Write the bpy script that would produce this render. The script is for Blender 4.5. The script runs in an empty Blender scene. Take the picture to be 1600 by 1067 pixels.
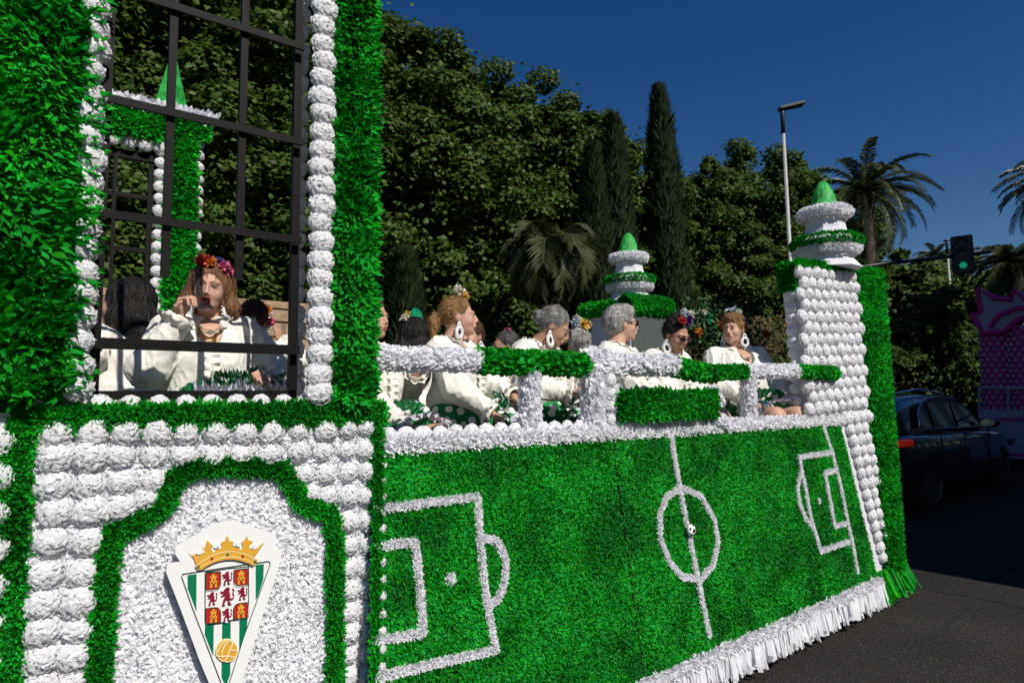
import bpy, math, random
import numpy as np
from mathutils import Vector, Matrix
R = math.radians
C = bpy.context.scene.collection
rng = np.random.default_rng(7)
random.seed(7)
PI = math.pi

# ------------------------------------------------------------------ camera
# world: X runs along the float's long side, Y goes inward (away from the camera), Z is up, metres
F = 1000.0; CAMH = 1.6
pitch = math.atan(92/1000); roll = 0.014; yaw = math.atan(1.35)
fh = np.array([math.cos(yaw), math.sin(yaw), 0]); rt0 = np.array([math.sin(yaw), -math.cos(yaw), 0]); up0 = np.array([0, 0, 1.])
fw = fh*math.cos(pitch)+up0*math.sin(pitch); uu = -fh*math.sin(pitch)+up0*math.cos(pitch)
cr = rt0*math.cos(roll)-uu*math.sin(roll); cu = uu*math.cos(roll)+rt0*math.sin(roll)
CAM = np.array([0, 0, CAMH])
cd = bpy.data.cameras.new('camera'); cam = bpy.data.objects.new('camera', cd); C.objects.link(cam)
cam.matrix_world = Matrix(((cr[0], cu[0], -fw[0], 0), (cr[1], cu[1], -fw[1], 0), (cr[2], cu[2], -fw[2], CAMH), (0, 0, 0, 1)))
cd.sensor_width = 36; cd.lens = 36*F/1600; cd.clip_end = 3000; cd.clip_start = 0.05
cd.dof.use_dof = True; cd.dof.focus_distance = 3.6; cd.dof.aperture_fstop = 5.6
bpy.context.scene.camera = cam

# ------------------------------------------------------------------ light
SUN_EL = R(43); SUN_AZ = R(1.5)          # azimuth measured from -Y towards +X
world = bpy.data.worlds.new('World'); bpy.context.scene.world = world; world.use_nodes = True
wn = world.node_tree; bg = wn.nodes['Background']
sky = wn.nodes.new('ShaderNodeTexSky'); sky.sky_type = 'NISHITA'; sky.sun_disc = False
sky.sun_elevation = SUN_EL; sky.sun_rotation = PI-SUN_AZ
sky.altitude = 0; sky.air_density = 1.1; sky.dust_density = 0.3; sky.ozone_density = 4.0
hsv = wn.nodes.new('ShaderNodeHueSaturation'); hsv.inputs['Saturation'].default_value = 1.33; hsv.inputs['Hue'].default_value = .512; hsv.inputs['Value'].default_value = .95; wn.links.new(sky.outputs[0], hsv.inputs['Color']); wn.links.new(hsv.outputs[0], bg.inputs['Color']); bg.inputs['Strength'].default_value = 0.05
sd = bpy.data.lights.new('sun', 'SUN'); sun = bpy.data.objects.new('sun', sd); C.objects.link(sun)
sd.energy = 4.2; sd.angle = R(0.5); sd.color = (1.0, 0.95, 0.87)
sv = Vector((math.cos(SUN_EL)*math.sin(SUN_AZ), -math.cos(SUN_EL)*math.cos(SUN_AZ), math.sin(SUN_EL)))
sun.rotation_euler = sv.to_track_quat('Z', 'Y').to_euler()
sc = bpy.context.scene
sc.view_settings.view_transform = 'Standard'; sc.view_settings.look = 'None'; sc.view_settings.exposure = .3; sc.view_settings.gamma = 1

# ------------------------------------------------------------------ helpers
def ray(px, py): return fw+cr*(px-800)/F+cu*(533.5-py)/F
def onY(px, py, Y=2.46): d = ray(px, py); return CAM+d*(Y/d[1])
def to_px(p): d = np.array(p, float)-CAM; z = d@fw; return 800+F*(d@cr)/z, 533.5-F*(d@cu)/z
def onX(px, py, X): d = ray(px, py); return CAM+d*(X/d[0])
def onZ(px, py, Z=0): d = ray(px, py); return CAM+d*((Z-CAMH)/d[2])
def atd(px, py, D): return CAM+ray(px, py)*D
PK = .15                                    # the pitch panels lean out by this slope
def pitch_y(z): return 2.43-PK*(1.43-z)
def onP(px, py):
    d = ray(px, py); # Y = 2.43-PK*1.43+PK*z
    t = (2.43-PK*1.43+PK*CAMH)/(d[1]-PK*d[2]); return CAM+d*t

def mesh_np(name, V, Fc, smooth=False):
    V = np.asarray(V, np.float32).reshape(-1, 3); Fc = np.asarray(Fc, np.int32); k = Fc.shape[1]
    me = bpy.data.meshes.new(name); me.vertices.add(len(V)); me.vertices.foreach_set('co', V.ravel())
    me.loops.add(Fc.size); me.loops.foreach_set('vertex_index', Fc.ravel())
    me.polygons.add(len(Fc)); me.polygons.foreach_set('loop_start', np.arange(0, Fc.size, k, dtype=np.int32))
    if smooth: me.polygons.foreach_set('use_smooth', np.ones(len(Fc), bool))
    me.update(calc_edges=True); me.validate(); return me
def link(name, me, mat=None, parent=None, loc=None, kind=None):
    o = bpy.data.objects.new(name, me); C.objects.link(o)
    if mat is not None and me is not None:
        if not me.materials: me.materials.append(mat)
    if parent is not None: o.parent = parent
    if loc is not None: o.location = [float(v) for v in loc]
    if kind: o['kind'] = kind
    return o
def thing(name, label, cat, loc=(0, 0, 0), rz=0, group=None):
    o = link(name, None, loc=loc); o.rotation_euler = (0, 0, rz); o['label'] = label; o['category'] = cat
    if group: o['group'] = group
    return o
def tag(o, label, cat, group=None):
    o['label'] = label; o['category'] = cat
    if group: o['group'] = group
    return o

class MB:                                   # collects polygons, links them as one mesh
    def __init__(s): s.v = []; s.f = []
    def add(s, v, f):
        n = len(s.v); s.v += [tuple(map(float, p)) for p in v]; s.f += [tuple(i+n for i in q) for q in f]; return s
    def box(s, x0, x1, y0, y1, z0, z1):
        v = [(x, y, z) for z in (z0, z1) for y in (y0, y1) for x in (x0, x1)]
        return s.add(v, [(0, 2, 3, 1), (4, 5, 7, 6), (0, 1, 5, 4), (2, 6, 7, 3), (0, 4, 6, 2), (1, 3, 7, 5)])
    def bar(s, a, b, w, h=None, up=(0, 0, 1)):
        a = np.array(a, float); b = np.array(b, float); h = h or w; d = b-a; d /= np.linalg.norm(d)
        u = np.array(up, float)
        if abs(d@u) > .95: u = np.array((0, 1., 0))
        r = np.cross(d, u); r /= np.linalg.norm(r); u = np.cross(r, d)
        v = [p+r*sx*w/2+u*sy*h/2 for p in (a, b) for sx, sy in ((-1, -1), (1, -1), (1, 1), (-1, 1))]
        return s.add(v, [(3, 2, 1, 0), (4, 5, 6, 7), (0, 1, 5, 4), (1, 2, 6, 5), (2, 3, 7, 6), (3, 0, 4, 7)])
    def tube(s, pts, rad, n=8, cap=True):
        P = [np.array(p, float) for p in pts]; m = len(P)
        rr = rad if hasattr(rad, '__len__') else [rad]*m; V = []; prev = None
        for i, p in enumerate(P):
            d = P[min(i+1, m-1)]-P[max(i-1, 0)]; d /= (np.linalg.norm(d)+1e-9)
            if prev is None:
                a = np.array((0, 0, 1.)) if abs(d[2]) < .9 else np.array((1., 0, 0)); r = np.cross(d, a)
            else: r = prev-d*(prev@d)
            r /= np.linalg.norm(r); prev = r; q = np.cross(d, r)
            V += [p+(r*math.cos(t)+q*math.sin(t))*rr[i] for t in np.arange(n)*2*PI/n]
        Fc = [(i*n+j, i*n+(j+1) % n, (i+1)*n+(j+1) % n, (i+1)*n+j) for i in range(m-1) for j in range(n)]
        if cap: Fc += [tuple(range(n))[::-1], tuple(range((m-1)*n, m*n))]
        return s.add(V, Fc)
    def lathe(s, prof, c=(0, 0, 0), n=16, ph=0, sx=1, sy=1):
        m = len(prof); V = [(c[0]+r*sx*math.cos(ph+2*PI*j/n), c[1]+r*sy*math.sin(ph+2*PI*j/n), c[2]+z) for r, z in prof for j in range(n)]
        Fc = [(i*n+j, i*n+(j+1) % n, (i+1)*n+(j+1) % n, (i+1)*n+j) for i in range(m-1) for j in range(n)]
        Fc += [tuple(range(n))[::-1], tuple(range((m-1)*n, m*n))]
        return s.add(V, Fc)
    def prism(s, pts, d):                   # polygon of 3-D points pushed by vector d
        n = len(pts); P = [np.array(p, float) for p in pts]; V = P+[p+np.array(d, float) for p in P]
        return s.add(V, [tuple(range(n)), tuple(range(2*n-1, n-1, -1))]+[(i, i+n, (i+1) % n+n, (i+1) % n) for i in range(n)])
    def ball(s, c, r, n=10, m=7, M=None):
        r = r if hasattr(r, '__len__') else (r, r, r); V = []
        for i in range(m+1):
            t = PI*(i+.001)/(m+.002)
            for j in range(n):
                p = np.array((r[0]*math.sin(t)*math.cos(2*PI*j/n), r[1]*math.sin(t)*math.sin(2*PI*j/n), r[2]*math.cos(t)))
                if M is not None: p = M@p
                V.append(p+np.array(c))
        return s.add(V, [(i*n+j, (i+1)*n+j, (i+1)*n+(j+1) % n, i*n+(j+1) % n) for i in range(m) for j in range(n)])
    def mesh(s, name, smooth=False):
        me = bpy.data.meshes.new(name); me.from_pydata(s.v, [], s.f)
        if smooth: me.polygons.foreach_set('use_smooth', np.ones(len(me.polygons), bool))
        me.update(); return me
    def build(s, name, mat, parent=None, smooth=False, kind=None, bevel=0):
        o = link(name, s.mesh(name, smooth), mat, parent, kind=kind)
        if bevel:
            b = o.modifiers.new('bevel', 'BEVEL'); b.width = bevel; b.segments = 2; b.limit_method = 'ANGLE'; b.angle_limit = R(40)
        return o

def nrm(a): return a/(np.linalg.norm(a, axis=-1, keepdims=True)+1e-9)
def swirl(P, f=9.):
    P = np.asarray(P, float); a = 2.2*np.sin(P[:, 0]*f+1.3*np.sin(P[:, 2]*f*.8))+2.*np.sin(P[:, 2]*f*1.1+P[:, 0]*f*.5+1.)-PI/2
    return np.stack([np.cos(a), 0*a, np.sin(a)*1.2], 1)
def petals(P, N, L, W, lift=.6, drop=0., fold=.25, T=None, jit=1., shape='leaf', name='petals'):
    """small bent paper petals rooted at P, standing out along N"""
    P = np.asarray(P, float); n = len(P); N = nrm(np.asarray(N, float)+rng.normal(0, .12*jit, (n, 3)))
    T = rng.normal(0, 1, (n, 3)) if T is None else np.asarray(T, float)+rng.normal(0, .45*jit, (n, 3))
    T = nrm(T-N*(T*N).sum(1, keepdims=True))
    lf = np.clip(lift+rng.normal(0, .18, (n, 1)), .02, 1.)
    D = nrm(N*lf+T*(1-lf)+np.array((0, 0, -drop)))
    S = nrm(np.cross(D, N)+rng.normal(0, .35, (n, 3))); S = nrm(S-D*(S*D).sum(1, keepdims=True)); U = np.cross(S, D)
    U *= np.sign((U*N).sum(1, keepdims=True)+1e-6)
    l = L*rng.uniform(.65, 1.25, (n, 1)); w = W*rng.uniform(.7, 1.25, (n, 1))*.5
    bend = rng.normal(0, .22, (n, 1))*l
    if shape == 'leaf':
        V = np.stack([P, P+D*l*.55+S*w-U*w*fold*2, P+D*l+U*bend, P+D*l*.55-S*w-U*w*fold*2], 1)
        q = np.arange(n)[:, None]*4; Fc = np.concatenate([q+[0, 1, 2], q+[0, 2, 3]])
        return mesh_np(name, V, Fc)
    if shape == 'strip':
        V = np.stack([P-S*w, P+S*w, P+D*l*.5+S*w*1.1+U*bend*.6, P+D*l*.5-S*w*1.1+U*bend*.3, P+D*l+S*w-U*bend*.4, P+D*l-S*w-U*bend*.8], 1)
        q = np.arange(n)[:, None]*6; return mesh_np(name, V, np.concatenate([q+[0, 1, 2, 3], q+[3, 2, 4, 5]]))
    if shape == 'big':                      # five-point crinkled petal
        V = np.stack([P-S*w*.3, P+S*w*.3, P+D*l*.5+S*w-U*w*fold, P+D*l*.55+U*bend*.5+U*w*fold, P+D*l*.5-S*w-U*w*fold,
                      P+D*l*.95+S*w*.45+U*bend, P+D*l*1.05+U*bend*1.3-U*w*.3, P+D*l*.9-S*w*.5+U*bend*.6], 1)
        q = np.arange(n)[:, None]*8
        return mesh_np(name, V, np.concatenate([q+[0, 1, 2, 3], q+[0, 3, 4, 0][:4], ], ) if False else
                       np.concatenate([q+a for a in ([0, 1, 3], [1, 2, 3], [0, 3, 4], [3, 2, 5], [3, 5, 6], [3, 6, 7], [3, 7, 4])]))
def samp_rect(x0, x1, z0, z1, Y, n, bulge=0):
    u = rng.uniform(0, 1, n); v = rng.uniform(0, 1, n)
    x = x0+(x1-x0)*u; z = z0+(z1-z0)*v; s = (u-.5)*2
    y = Y-bulge*(1-s*s)
    N = np.stack([s*1.1*(1 if bulge else 0), -np.ones(n), np.zeros(n)], 1)
    return np.stack([x, y, z], 1), nrm(N)
def samp_tube(a, b, r, n, half=False):
    a = np.array(a, float); b = np.array(b, float); d = nrm(b-a)
    e = np.cross(d, (0, 0, 1.)) if abs(d[2]) < .9 else np.array((1., 0, 0)); e = nrm(e); f = np.cross(d, e)
    t = rng.uniform(0, 1, (n, 1)); th = rng.uniform(0, 2*PI, (n, 1)); N = e*np.cos(th)+f*np.sin(th)
    return a+(b-a)*t+N*r, N
def samp_ring(c, rad, r, n, sy=1, oct=True):
    th = rng.uniform(0, 2*PI, n); ph = rng.uniform(-.6*PI, .6*PI, n); k = 1/np.cos((th+PI/8) % (PI/4)-PI/8) if oct else np.ones(n)
    Rr = (rad*k*.97+r*np.cos(ph)); P = np.stack([c[0]+Rr*np.cos(th), c[1]+sy*Rr*np.sin(th), c[2]+r*np.sin(ph)], 1)
    return P, nrm(np.stack([np.cos(ph)*np.cos(th), np.cos(ph)*np.sin(th), np.sin(ph)], 1))

# ------------------------------------------------------------------ materials
def mat(name, col, rough=.6, metal=0, spec=.5, noise=0, nscale=8, bump=0, bscale=40, trans=0, island=0, emit=None, col2=None, coat=0, mapscale=None, hueisl=0):
    m = bpy.data.materials.new(name); m.use_nodes = True; nt = m.node_tree; b = nt.nodes['Principled BSDF']
    b.inputs['Roughness'].default_value = rough; b.inputs['Metallic'].default_value = metal
    b.inputs['Specular IOR Level'].default_value = spec; b.inputs['Coat Weight'].default_value = coat
    src = None; nd = nt.nodes; lk = nt.links.new
    rgb = nd.new('ShaderNodeRGB'); rgb.outputs[0].default_value = (*col, 1); src = rgb.outputs[0]
    tc = nd.new('ShaderNodeTexCoord'); vec = tc.outputs['Object']
    if mapscale:
        mp = nd.new('ShaderNodeMapping'); mp.inputs['Scale'].default_value = mapscale; lk(vec, mp.inputs[0]); vec = mp.outputs[0]
    if noise:
        nz = nd.new('ShaderNodeTexNoise'); nz.inputs['Scale'].default_value = nscale; nz.inputs['Detail'].default_value = 6; lk(vec, nz.inputs['Vector'])
        rp = nd.new('ShaderNodeValToRGB'); rp.color_ramp.elements[0].position = .35; rp.color_ramp.elements[1].position = .65; lk(nz.outputs[0], rp.inputs[0])
        mx = nd.new('ShaderNodeMix'); mx.data_type = 'RGBA'; mx.inputs[7].default_value = (*(col2 or tuple(c*(1-noise) for c in col)), 1); lk(src, mx.inputs[6]); lk(rp.outputs[0], mx.inputs[0]); src = mx.outputs[2]
    if island or hueisl:
        g = nd.new('ShaderNodeNewGeometry'); hs = nd.new('ShaderNodeHueSaturation')
        mr = nd.new('ShaderNodeMapRange'); mr.inputs[3].default_value = 1-island; mr.inputs[4].default_value = 1+island; lk(g.outputs['Random Per Island'], mr.inputs[0])
        lk(mr.outputs[0], hs.inputs['Value']); lk(src, hs.inputs['Color']); src = hs.outputs[0]
        if hueisl:
            m2 = nd.new('ShaderNodeMath'); m2.operation = 'MULTIPLY'; m2.inputs[1].default_value = 7.13; lk(g.outputs['Random Per Island'], m2.inputs[0])
            m3 = nd.new('ShaderNodeMath'); m3.operation = 'FRACT'; lk(m2.outputs[0], m3.inputs[0])
            m4 = nd.new('ShaderNodeMapRange'); m4.inputs[3].default_value = .5-hueisl; m4.inputs[4].default_value = .5+hueisl; lk(m3.outputs[0], m4.inputs[0]); lk(m4.outputs[0], hs.inputs['Hue'])
    lk(src, b.inputs['Base Color'])
    if bump:
        n2 = nd.new('ShaderNodeTexNoise'); n2.inputs['Scale'].default_value = bscale; n2.inputs['Detail'].default_value = 5; lk(vec, n2.inputs['Vector'])
        bp = nd.new('ShaderNodeBump'); bp.inputs['Strength'].default_value = bump; bp.inputs['Distance'].default_value = .02; lk(n2.outputs[0], bp.inputs['Height']); lk(bp.outputs[0], b.inputs['Normal'])
    if trans:
        tr = nd.new('ShaderNodeBsdfTranslucent'); ms = nd.new('ShaderNodeMixShader'); ms.inputs[0].default_value = trans
        lk(src, tr.inputs['Color']); lk(b.outputs[0], ms.inputs[1]); lk(tr.outputs[0], ms.inputs[2]); lk(ms.outputs[0], nd['Material Output'].inputs[0])
    if emit:
        b.inputs['Emission Color'].default_value = (*emit[0], 1); b.inputs['Emission Strength'].default_value = emit[1]
    return m
M = dict(
 green=mat('green_paper', (.013, .46, .030), .6, spec=.15, noise=.5, nscale=3.5, trans=.38, island=.32, hueisl=.012),
 pitch=mat('green_shredded_paper', (.008, .40, .024), .55, spec=.2, noise=.6, nscale=4.5, col2=(.002, .17, .011), trans=.28, island=.32, hueisl=.015),
 white=mat('white_paper', (.92, .92, .95), .8, spec=.08, noise=.03, trans=.45, island=.04),
 pompom=mat('white_tissue', (.90, .90, .93), .85, spec=.05, trans=.25, island=.02, bump=.45, bscale=120),
 board_g=mat('green_board', (.003, .12, .012), .8, noise=.4, nscale=20),
 board_w=mat('white_board', (.62, .62, .66), .7, noise=.08, nscale=6, bump=.1, bscale=30),
 finial=mat('green_tissue_cover', (.03, .42, .07), .6, noise=.5, nscale=14, bump=.8, bscale=22, col2=(.01, .22, .03)),
 iron=mat('black_painted_iron', (.003, .003, .003), .6, spec=.15, noise=.4, nscale=30),
 wood=mat('bench_wood', (.32, .15, .08), .6, noise=.4, nscale=14),
 deck=mat('deck_plywood', (.16, .13, .10), .8, noise=.4, nscale=6),
)

# ------------------------------------------------------------------ paper flowers
def pompom_mesh(seed):
    r = np.random.default_rng(seed); n, m = 44, 15; V = []; 
    ph = r.uniform(0, 6.28, 6)
    for i in range(m+1):
        a = (PI*.62)*i/m
        for j in range(n):
            t = 2*PI*j/n
            lay = (a*3.1/1.6+.22*math.sin(3*t+ph[0])+.16*math.sin(5*t+ph[1])+.1*math.sin(2*t+ph[2]+a*3)) % 1
            k = 1-.19*lay+.022*math.sin(17*t+ph[3]+6*a)+.02*math.sin(11*t+ph[4]-9*a)+r.normal(0, .012)
            k *= .97
            x, y, z = k*math.sin(a)*math.cos(t), -k*math.cos(a)*.82, k*math.sin(a)*math.sin(t)
            V.append((x, y, z))
    Fc = [(i*n+j, i*n+(j+1) % n, (i+1)*n+(j+1) % n, (i+1)*n+j) for i in range(m) for j in range(n)]
    n2 = 44; P = []; N = []
    for q in range(n2):
        a = math.acos(1-1.2*(q+.5)/n2); t = q*2.39996
        d = np.array((math.sin(a)*math.cos(t), -math.cos(a)*.82, math.sin(a)*math.sin(t))); P.append(d*.86); N.append(d)
    pm = petals(P, N, .15, .42, lift=.35, shape='big', fold=.25, jit=1.4)
    vp = np.empty(len(pm.vertices)*3, np.float32); pm.vertices.foreach_get('co', vp); fp = np.array([p.vertices[:] for p in pm.polygons])
    bpy.data.meshes.remove(pm)
    V = np.array(V, np.float32); Q = np.array(Fc); T = np.concatenate([Q[:, [0, 1, 2]], Q[:, [0, 2, 3]]])
    me = mesh_np('pompom', np.concatenate([V, vp.reshape(-1, 3)]), np.concatenate([T, fp+len(V)]), smooth=True)
    me.materials.append(M['pompom']); return me
POM = [pompom_mesh(s) for s in range(5)]
def pom(c, r, parent, nz=0., squash=1., sx=1.):
    """paper flower at c, facing -Y turned by nz about Z"""
    o = link('pompom', random.choice(POM), parent=parent, loc=c)
    o.rotation_mode = 'QUATERNION'
    o.rotation_quaternion = (Matrix.Rotation(nz+random.uniform(-.15, .15), 3, 'Z')@Matrix.Rotation(random.uniform(-.2, .2), 3, 'X')@Matrix.Rotation(random.uniform(0, 6.28), 3, 'Y')).to_quaternion()
    k = random.uniform(.94, 1.07)
    o.scale = (r*k, r*k*squash, r*k)
    return o
def fluff(parent, P, N, L, W, m, name='paper_petals', **k):
    return link(name, petals(P, N, L, W, name=name, **k), M[m], parent, kind='stuff')

FL = thing('parade_float', 'large green and white paper-flower carnival float with a football pitch and crest on its side', 'parade float')

# ---- deck and inner body
deck = MB().box(.0, 5.55, 2.62, 4.72, .62, .93).build('deck', M['deck'], FL)
MB().box(-.3, 5.5, 4.72, 4.78, .35, 1.46).build('rear_parapet', M['board_w'], FL)
MB().box(-.34, -.28, 2.6, 4.72, .3, 1.5).build('end_board', M['board_g'], FL)
for x in (.9, 4.6):                         # trailer wheels hidden behind the skirt
    for y in (2.75, 4.45):
        m = MB(); m.lathe([(.05, -.1), (.3, -.1), (.33, -.06), (.33, .06), (.3, .1), (.05, .1)], n=24)
        w = m.build('wheel', M['iron'], FL, smooth=False); w.location = (x, y, .33); w.rotation_euler = (PI/2, 0, 0)

# ---- crest cabinet under the window
cab = MB().box(-.32, 1.125, 2.44, 2.62, .22, 1.585).build('crest_cabinet', M['board_w'], FL)
YF = 2.44
def band(pts, w, n_per_m, Y=YF, proj=None):
    """points scattered along a polyline of 3-D points, with width w in the plane"""
    P = []; 
    for a, b in zip(pts[:-1], pts[1:]):
        a = np.array(a); b = np.array(b); l = np.linalg.norm(b-a); n = max(2, int(n_per_m*l)); d = (b-a)/l
        s = nrm(np.cross(d, (0, -1., 0))); t = rng.uniform(-.01, 1.01, (n, 1)); u = rng.uniform(-.5, .5, (n, 1))
        P.append(a+(b-a)*t+s*u*w)
    return np.concatenate(P)
Z3 = lambda x, y: (x/2.2855, 600+y/2.2855)
def front(P, a=0): return np.tile((0., -1., a), (len(P), 1))
# green outline: top, left and right borders
P = band([(-.04, YF, 1.555), (1.13, YF, 1.555)], .07, 8500); fluff(cab, P, front(P, .3), .036, .012, 'green', name='green_top_garland', lift=.5)
P = band([(-.04, YF, 1.53), (-.04, YF, .25)], .055, 6500); fluff(cab, P, front(P), .036, .012, 'green', name='green_border', lift=.55)
P = band([(1.105, YF, 1.53), (1.105, YF, .25)], .036, 4600); fluff(cab, P, front(P), .036, .012, 'green', name='green_border', lift=.55)
P, N = samp_rect(-.34, -.12, .25, 1.5, YF, 2600); fluff(cab, P, N, .07, .03, 'green', lift=.5, name='green_side_petals')
# green arch outline round the crest
az = [(350, 1070), (362, 900), (372, 750), (385, 610), (405, 530), (500, 490), (580, 440), (620, 335), (700, 300), (850, 295), (1000, 305), (1040, 360), (1080, 430), (1180, 462), (1193, 560), (1195, 800), (1195, 1070)]
arch = [onY(*Z3(*p), YF-.01) for p in az]; arch = [np.array((arch[0][0]-.0, YF-.01, .24))]+arch+[np.array((arch[-1][0], YF-.01, .24))]
P = band(arch, .040, 8500); fluff(cab, P, front(P, .2), .034, .011, 'green', name='green_arch_outline', lift=.55)
# white petal field inside it
poly = np.array([(p[0], p[2]) for p in arch])
def inside(x, z):
    c = np.zeros(len(x), bool); j = len(poly)-1
    for i in range(len(poly)):
        xi, zi = poly[i]; xj, zj = poly[j]
        c ^= ((zi > z) != (zj > z)) & (x < (xj-xi)*(z-zi)/(zj-zi+1e-12)+xi); j = i
    return c
P, N = samp_rect(.15, 1.05, .24, 1.48, YF, 42000); k = inside(P[:, 0], P[:, 2]); P, N = P[k], N[k]
fluff(cab, P, N, .021, .016, 'white', name='white_petal_field', lift=.14, shape='leaf', jit=1.2)
P, N = samp_rect(-.02, 1.10, .24, 1.53, YF, 30000); k = ~inside(P[:, 0], P[:, 2]); P, N = P[k], N[k]; fluff(cab, P, N, .022, .020, 'white', name='white_petal_ground', lift=.25)
# pompoms of the cabinet
rows = [([200, 330, 450, 560, 660, 770, 870, 965, 1065, 1160, 1240, 1305], [178, 175, 172, 170, 175, 172, 175, 172, 170, 165, 160, 155]),
        ([195, 320, 430, 550, 655, 760, 860, 960, 1065, 1150, 1235, 1300], [262, 258, 255, 255, 258, 258, 255, 252, 242, 240, 236, 233]),
        ([190, 315, 435, 545, 1085, 1160, 1240, 1310], [365, 360, 350, 345, 322, 320, 315, 313]),
        ([200, 320, 430, 520, 1110, 1170, 1240, 1305], [455, 450, 440, 412, 392, 398, 400, 398]),
        ([185, 310, 1245, 1310], [562, 562, 490, 488]), ([165, 298, 1245, 1310], [680, 672, 573, 570]), ([152, 285, 1243, 1308], [780, 775, 655, 652]),
        ([152, 278, 1243, 1308], [880, 875, 735, 732]), ([145, 265, 1243, 1308], [978, 968, 812, 808]), ([140, 255, 1243, 1308], [1075, 1060, 888, 884]),
        ([1243, 1308], [965, 960]), ([1243, 1308], [1040, 1035]), ([1243, 1308], [1115, 1110])]
for xs, ys in rows:
    for i, (x, y) in enumerate(zip(xs, ys)):
        q = onY(*Z3(x, y), YF); q2 = onY(*Z3(x, y+80), YF)
        rr = random.uniform(.93, 1.08)*(.057 if x < 350 else .052 if x < 1000 else .047)
        pom((q[0], YF+.0, q[2]), rr, cab, squash=1.)
for i in range(4):
    for x in (.035, .112): pom((x-.01, YF, .66-.09*i), .051, cab, squash=.75)
for i in range(4):
    for x in (1.03, 1.075): pom((x, YF, .43-.085*i+.03), .044, cab, squash=.75)
for i in range(12): pom((-.085+random.uniform(-.004, .004), YF+.0, 1.5-.103*i), .05, cab, nz=-.5, squash=.8)
for i in range(21): zz_ = 1.47-.061*i; pom((1.137*pitch_y(zz_)/2.43, pitch_y(zz_)-.005, zz_), .020, cab, nz=.3, squash=.8)
for i in range(2): P = band([(1.12, 2.43, 1.46), (1.112*pitch_y(.24)/2.43, pitch_y(.24)+.02, .24)], .018, 2000); fluff(cab, P, front(P), .032, .011, 'green', lift=.5, name='green_edge')
for i in range(14): pom((.0+.083*i, YF+.02, 1.60), .04, cab, squash=.8)      # ledge pompoms peeping over the garland

# ---- window pavilion above it (front arch)
pav = MB().box(-.36, .11, 2.44, 2.62, 1.585, 3.9).box(.94, 1.085, 2.44, 2.62, 1.585, 3.9).box(.11, .94, 2.44, 2.62, 3.62, 3.9).build('window_arch', M['board_g'], FL)
P, N = samp_rect(.945, 1.085, 1.6, 3.75, YF, 9500, bulge=.03); fluff(pav, P, N, .055, .023, 'green', lift=.42, name='green_column_petals', drop=.1, T=swirl(P, 19.), jit=1.2)
P, N = samp_rect(-.36, .085, 1.63, 3.75, YF-.0, 26000, bulge=.05); fluff(pav, P, N, .075, .027, 'green', lift=.36, name='green_column_petals', drop=.15, T=swirl(P, 11.), jit=1.2)
P, N = samp_rect(.1, .95, 3.62, 3.9, YF, 1800); fluff(pav, P, N, .08, .03, 'green', lift=.5, name='green_lintel_petals')
def samp_xrect(X, y0, y1, z0, z1, n, sgn=1):
    return np.stack([np.full(n, X), rng.uniform(y0, y1, n), rng.uniform(z0, z1, n)], 1), np.tile((float(sgn), 0, 0), (n, 1))
P, N = samp_xrect(1.09, 2.46, 2.6, 1.6, 3.75, 1500); fluff(pav, P, N, .055, .025, 'green', lift=.5, name='green_side_petals')
z = 1.64; i = 0
while z < 3.65:
    pom((.872+random.uniform(-.005, .005), YF-.01, z), .056, pav, squash=.85)
    pom((.835, 2.58, z+.03), .042, pav, nz=-1.2, squash=.8)
    if z < 3.1 or z > 3.2: pom((.105+random.uniform(-.006, .006), YF-.015, z+.02), .047, pav, nz=.5, squash=.8)
    if random.random() < .55: pom((1.1, 2.52, z+random.uniform(-.02, .02)), .024, pav, nz=1.3)
    z += .076 if i % 3 else .070; i += 1
# iron grille
gr = MB().bar((.79, 2.50, 1.62), (.79, 2.50, 3.62), .03).bar((.145, 2.50, 1.62), (.145, 2.50, 3.62), .03).bar((.13, 2.50, 1.635), (.8, 2.50, 1.635), .03).build('window_frame', M['iron'], pav)
for x, zb in ((.337, 2.045), (.578, 2.06)): MB().bar((x, 2.475, zb), (x, 2.475, 3.62), .026).build('window_bar', M['iron'], pav)
for zz in (2.232, 2.625, 3.018, 3.41): MB().bar((.14, 2.45, zz), (.80, 2.45, zz), .012, .027).build('window_bar', M['iron'], pav)
MB().bar((.12, 2.45, 1.803), (.80, 2.45, 1.803), .014, .036).build('window_bar', M['iron'], pav)

# ---- pitch panels
def panel(x0, x1, n):
    m = MB(); zt, zb = 1.425, .2
    m.prism([(x0, pitch_y(zt), zt), (x1, pitch_y(zt), zt), (x1, pitch_y(zb), zb), (x0, pitch_y(zb), zb)], (0, .04, 0))
    return m
NP = nrm(np.array((0, -1., PK)))
L8 = lambda x, y: onP(580+x/1.951, 640+y/1.951)
lines1 = [[(15, 303), (170, 283), (320, 265), (325, 345), (328, 400), (345, 570), (375, 730), (200, 770), (20, 812)], [(15, 416), (130, 402), (145, 540), (155, 680), (15, 700)],
          [(325, 395), (350, 392), (380, 402), (397, 430), (405, 465), (404, 505), (396, 545), (380, 580), (350, 600)]]
lines2 = [[(908, 62), (920, 150), (937, 245), (965, 385), (992, 520), (1008, 600), (1026, 688)], [(940, 238), (1000, 262), (1040, 335), (1052, 400), (1038, 470), (1000, 515), (945, 510), (905, 465), (877, 395), (875, 320), (895, 265), (940, 238)],
          [(1368, 35), (1400, 130), (1425, 230), (1445, 330), (1462, 410), (1478, 495)], [(1400, 130), (1300, 145), (1318, 240), (1335, 330), (1365, 430), (1450, 402)], [(1410, 185), (1378, 194), (1392, 270), (1408, 355), (1446, 345)],
          [(1305, 185), (1294, 240), (1302, 290), (1318, 330), (1343, 362)]]
SP = [((238, 515), .018), ((1360, 277), .012)]
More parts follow.
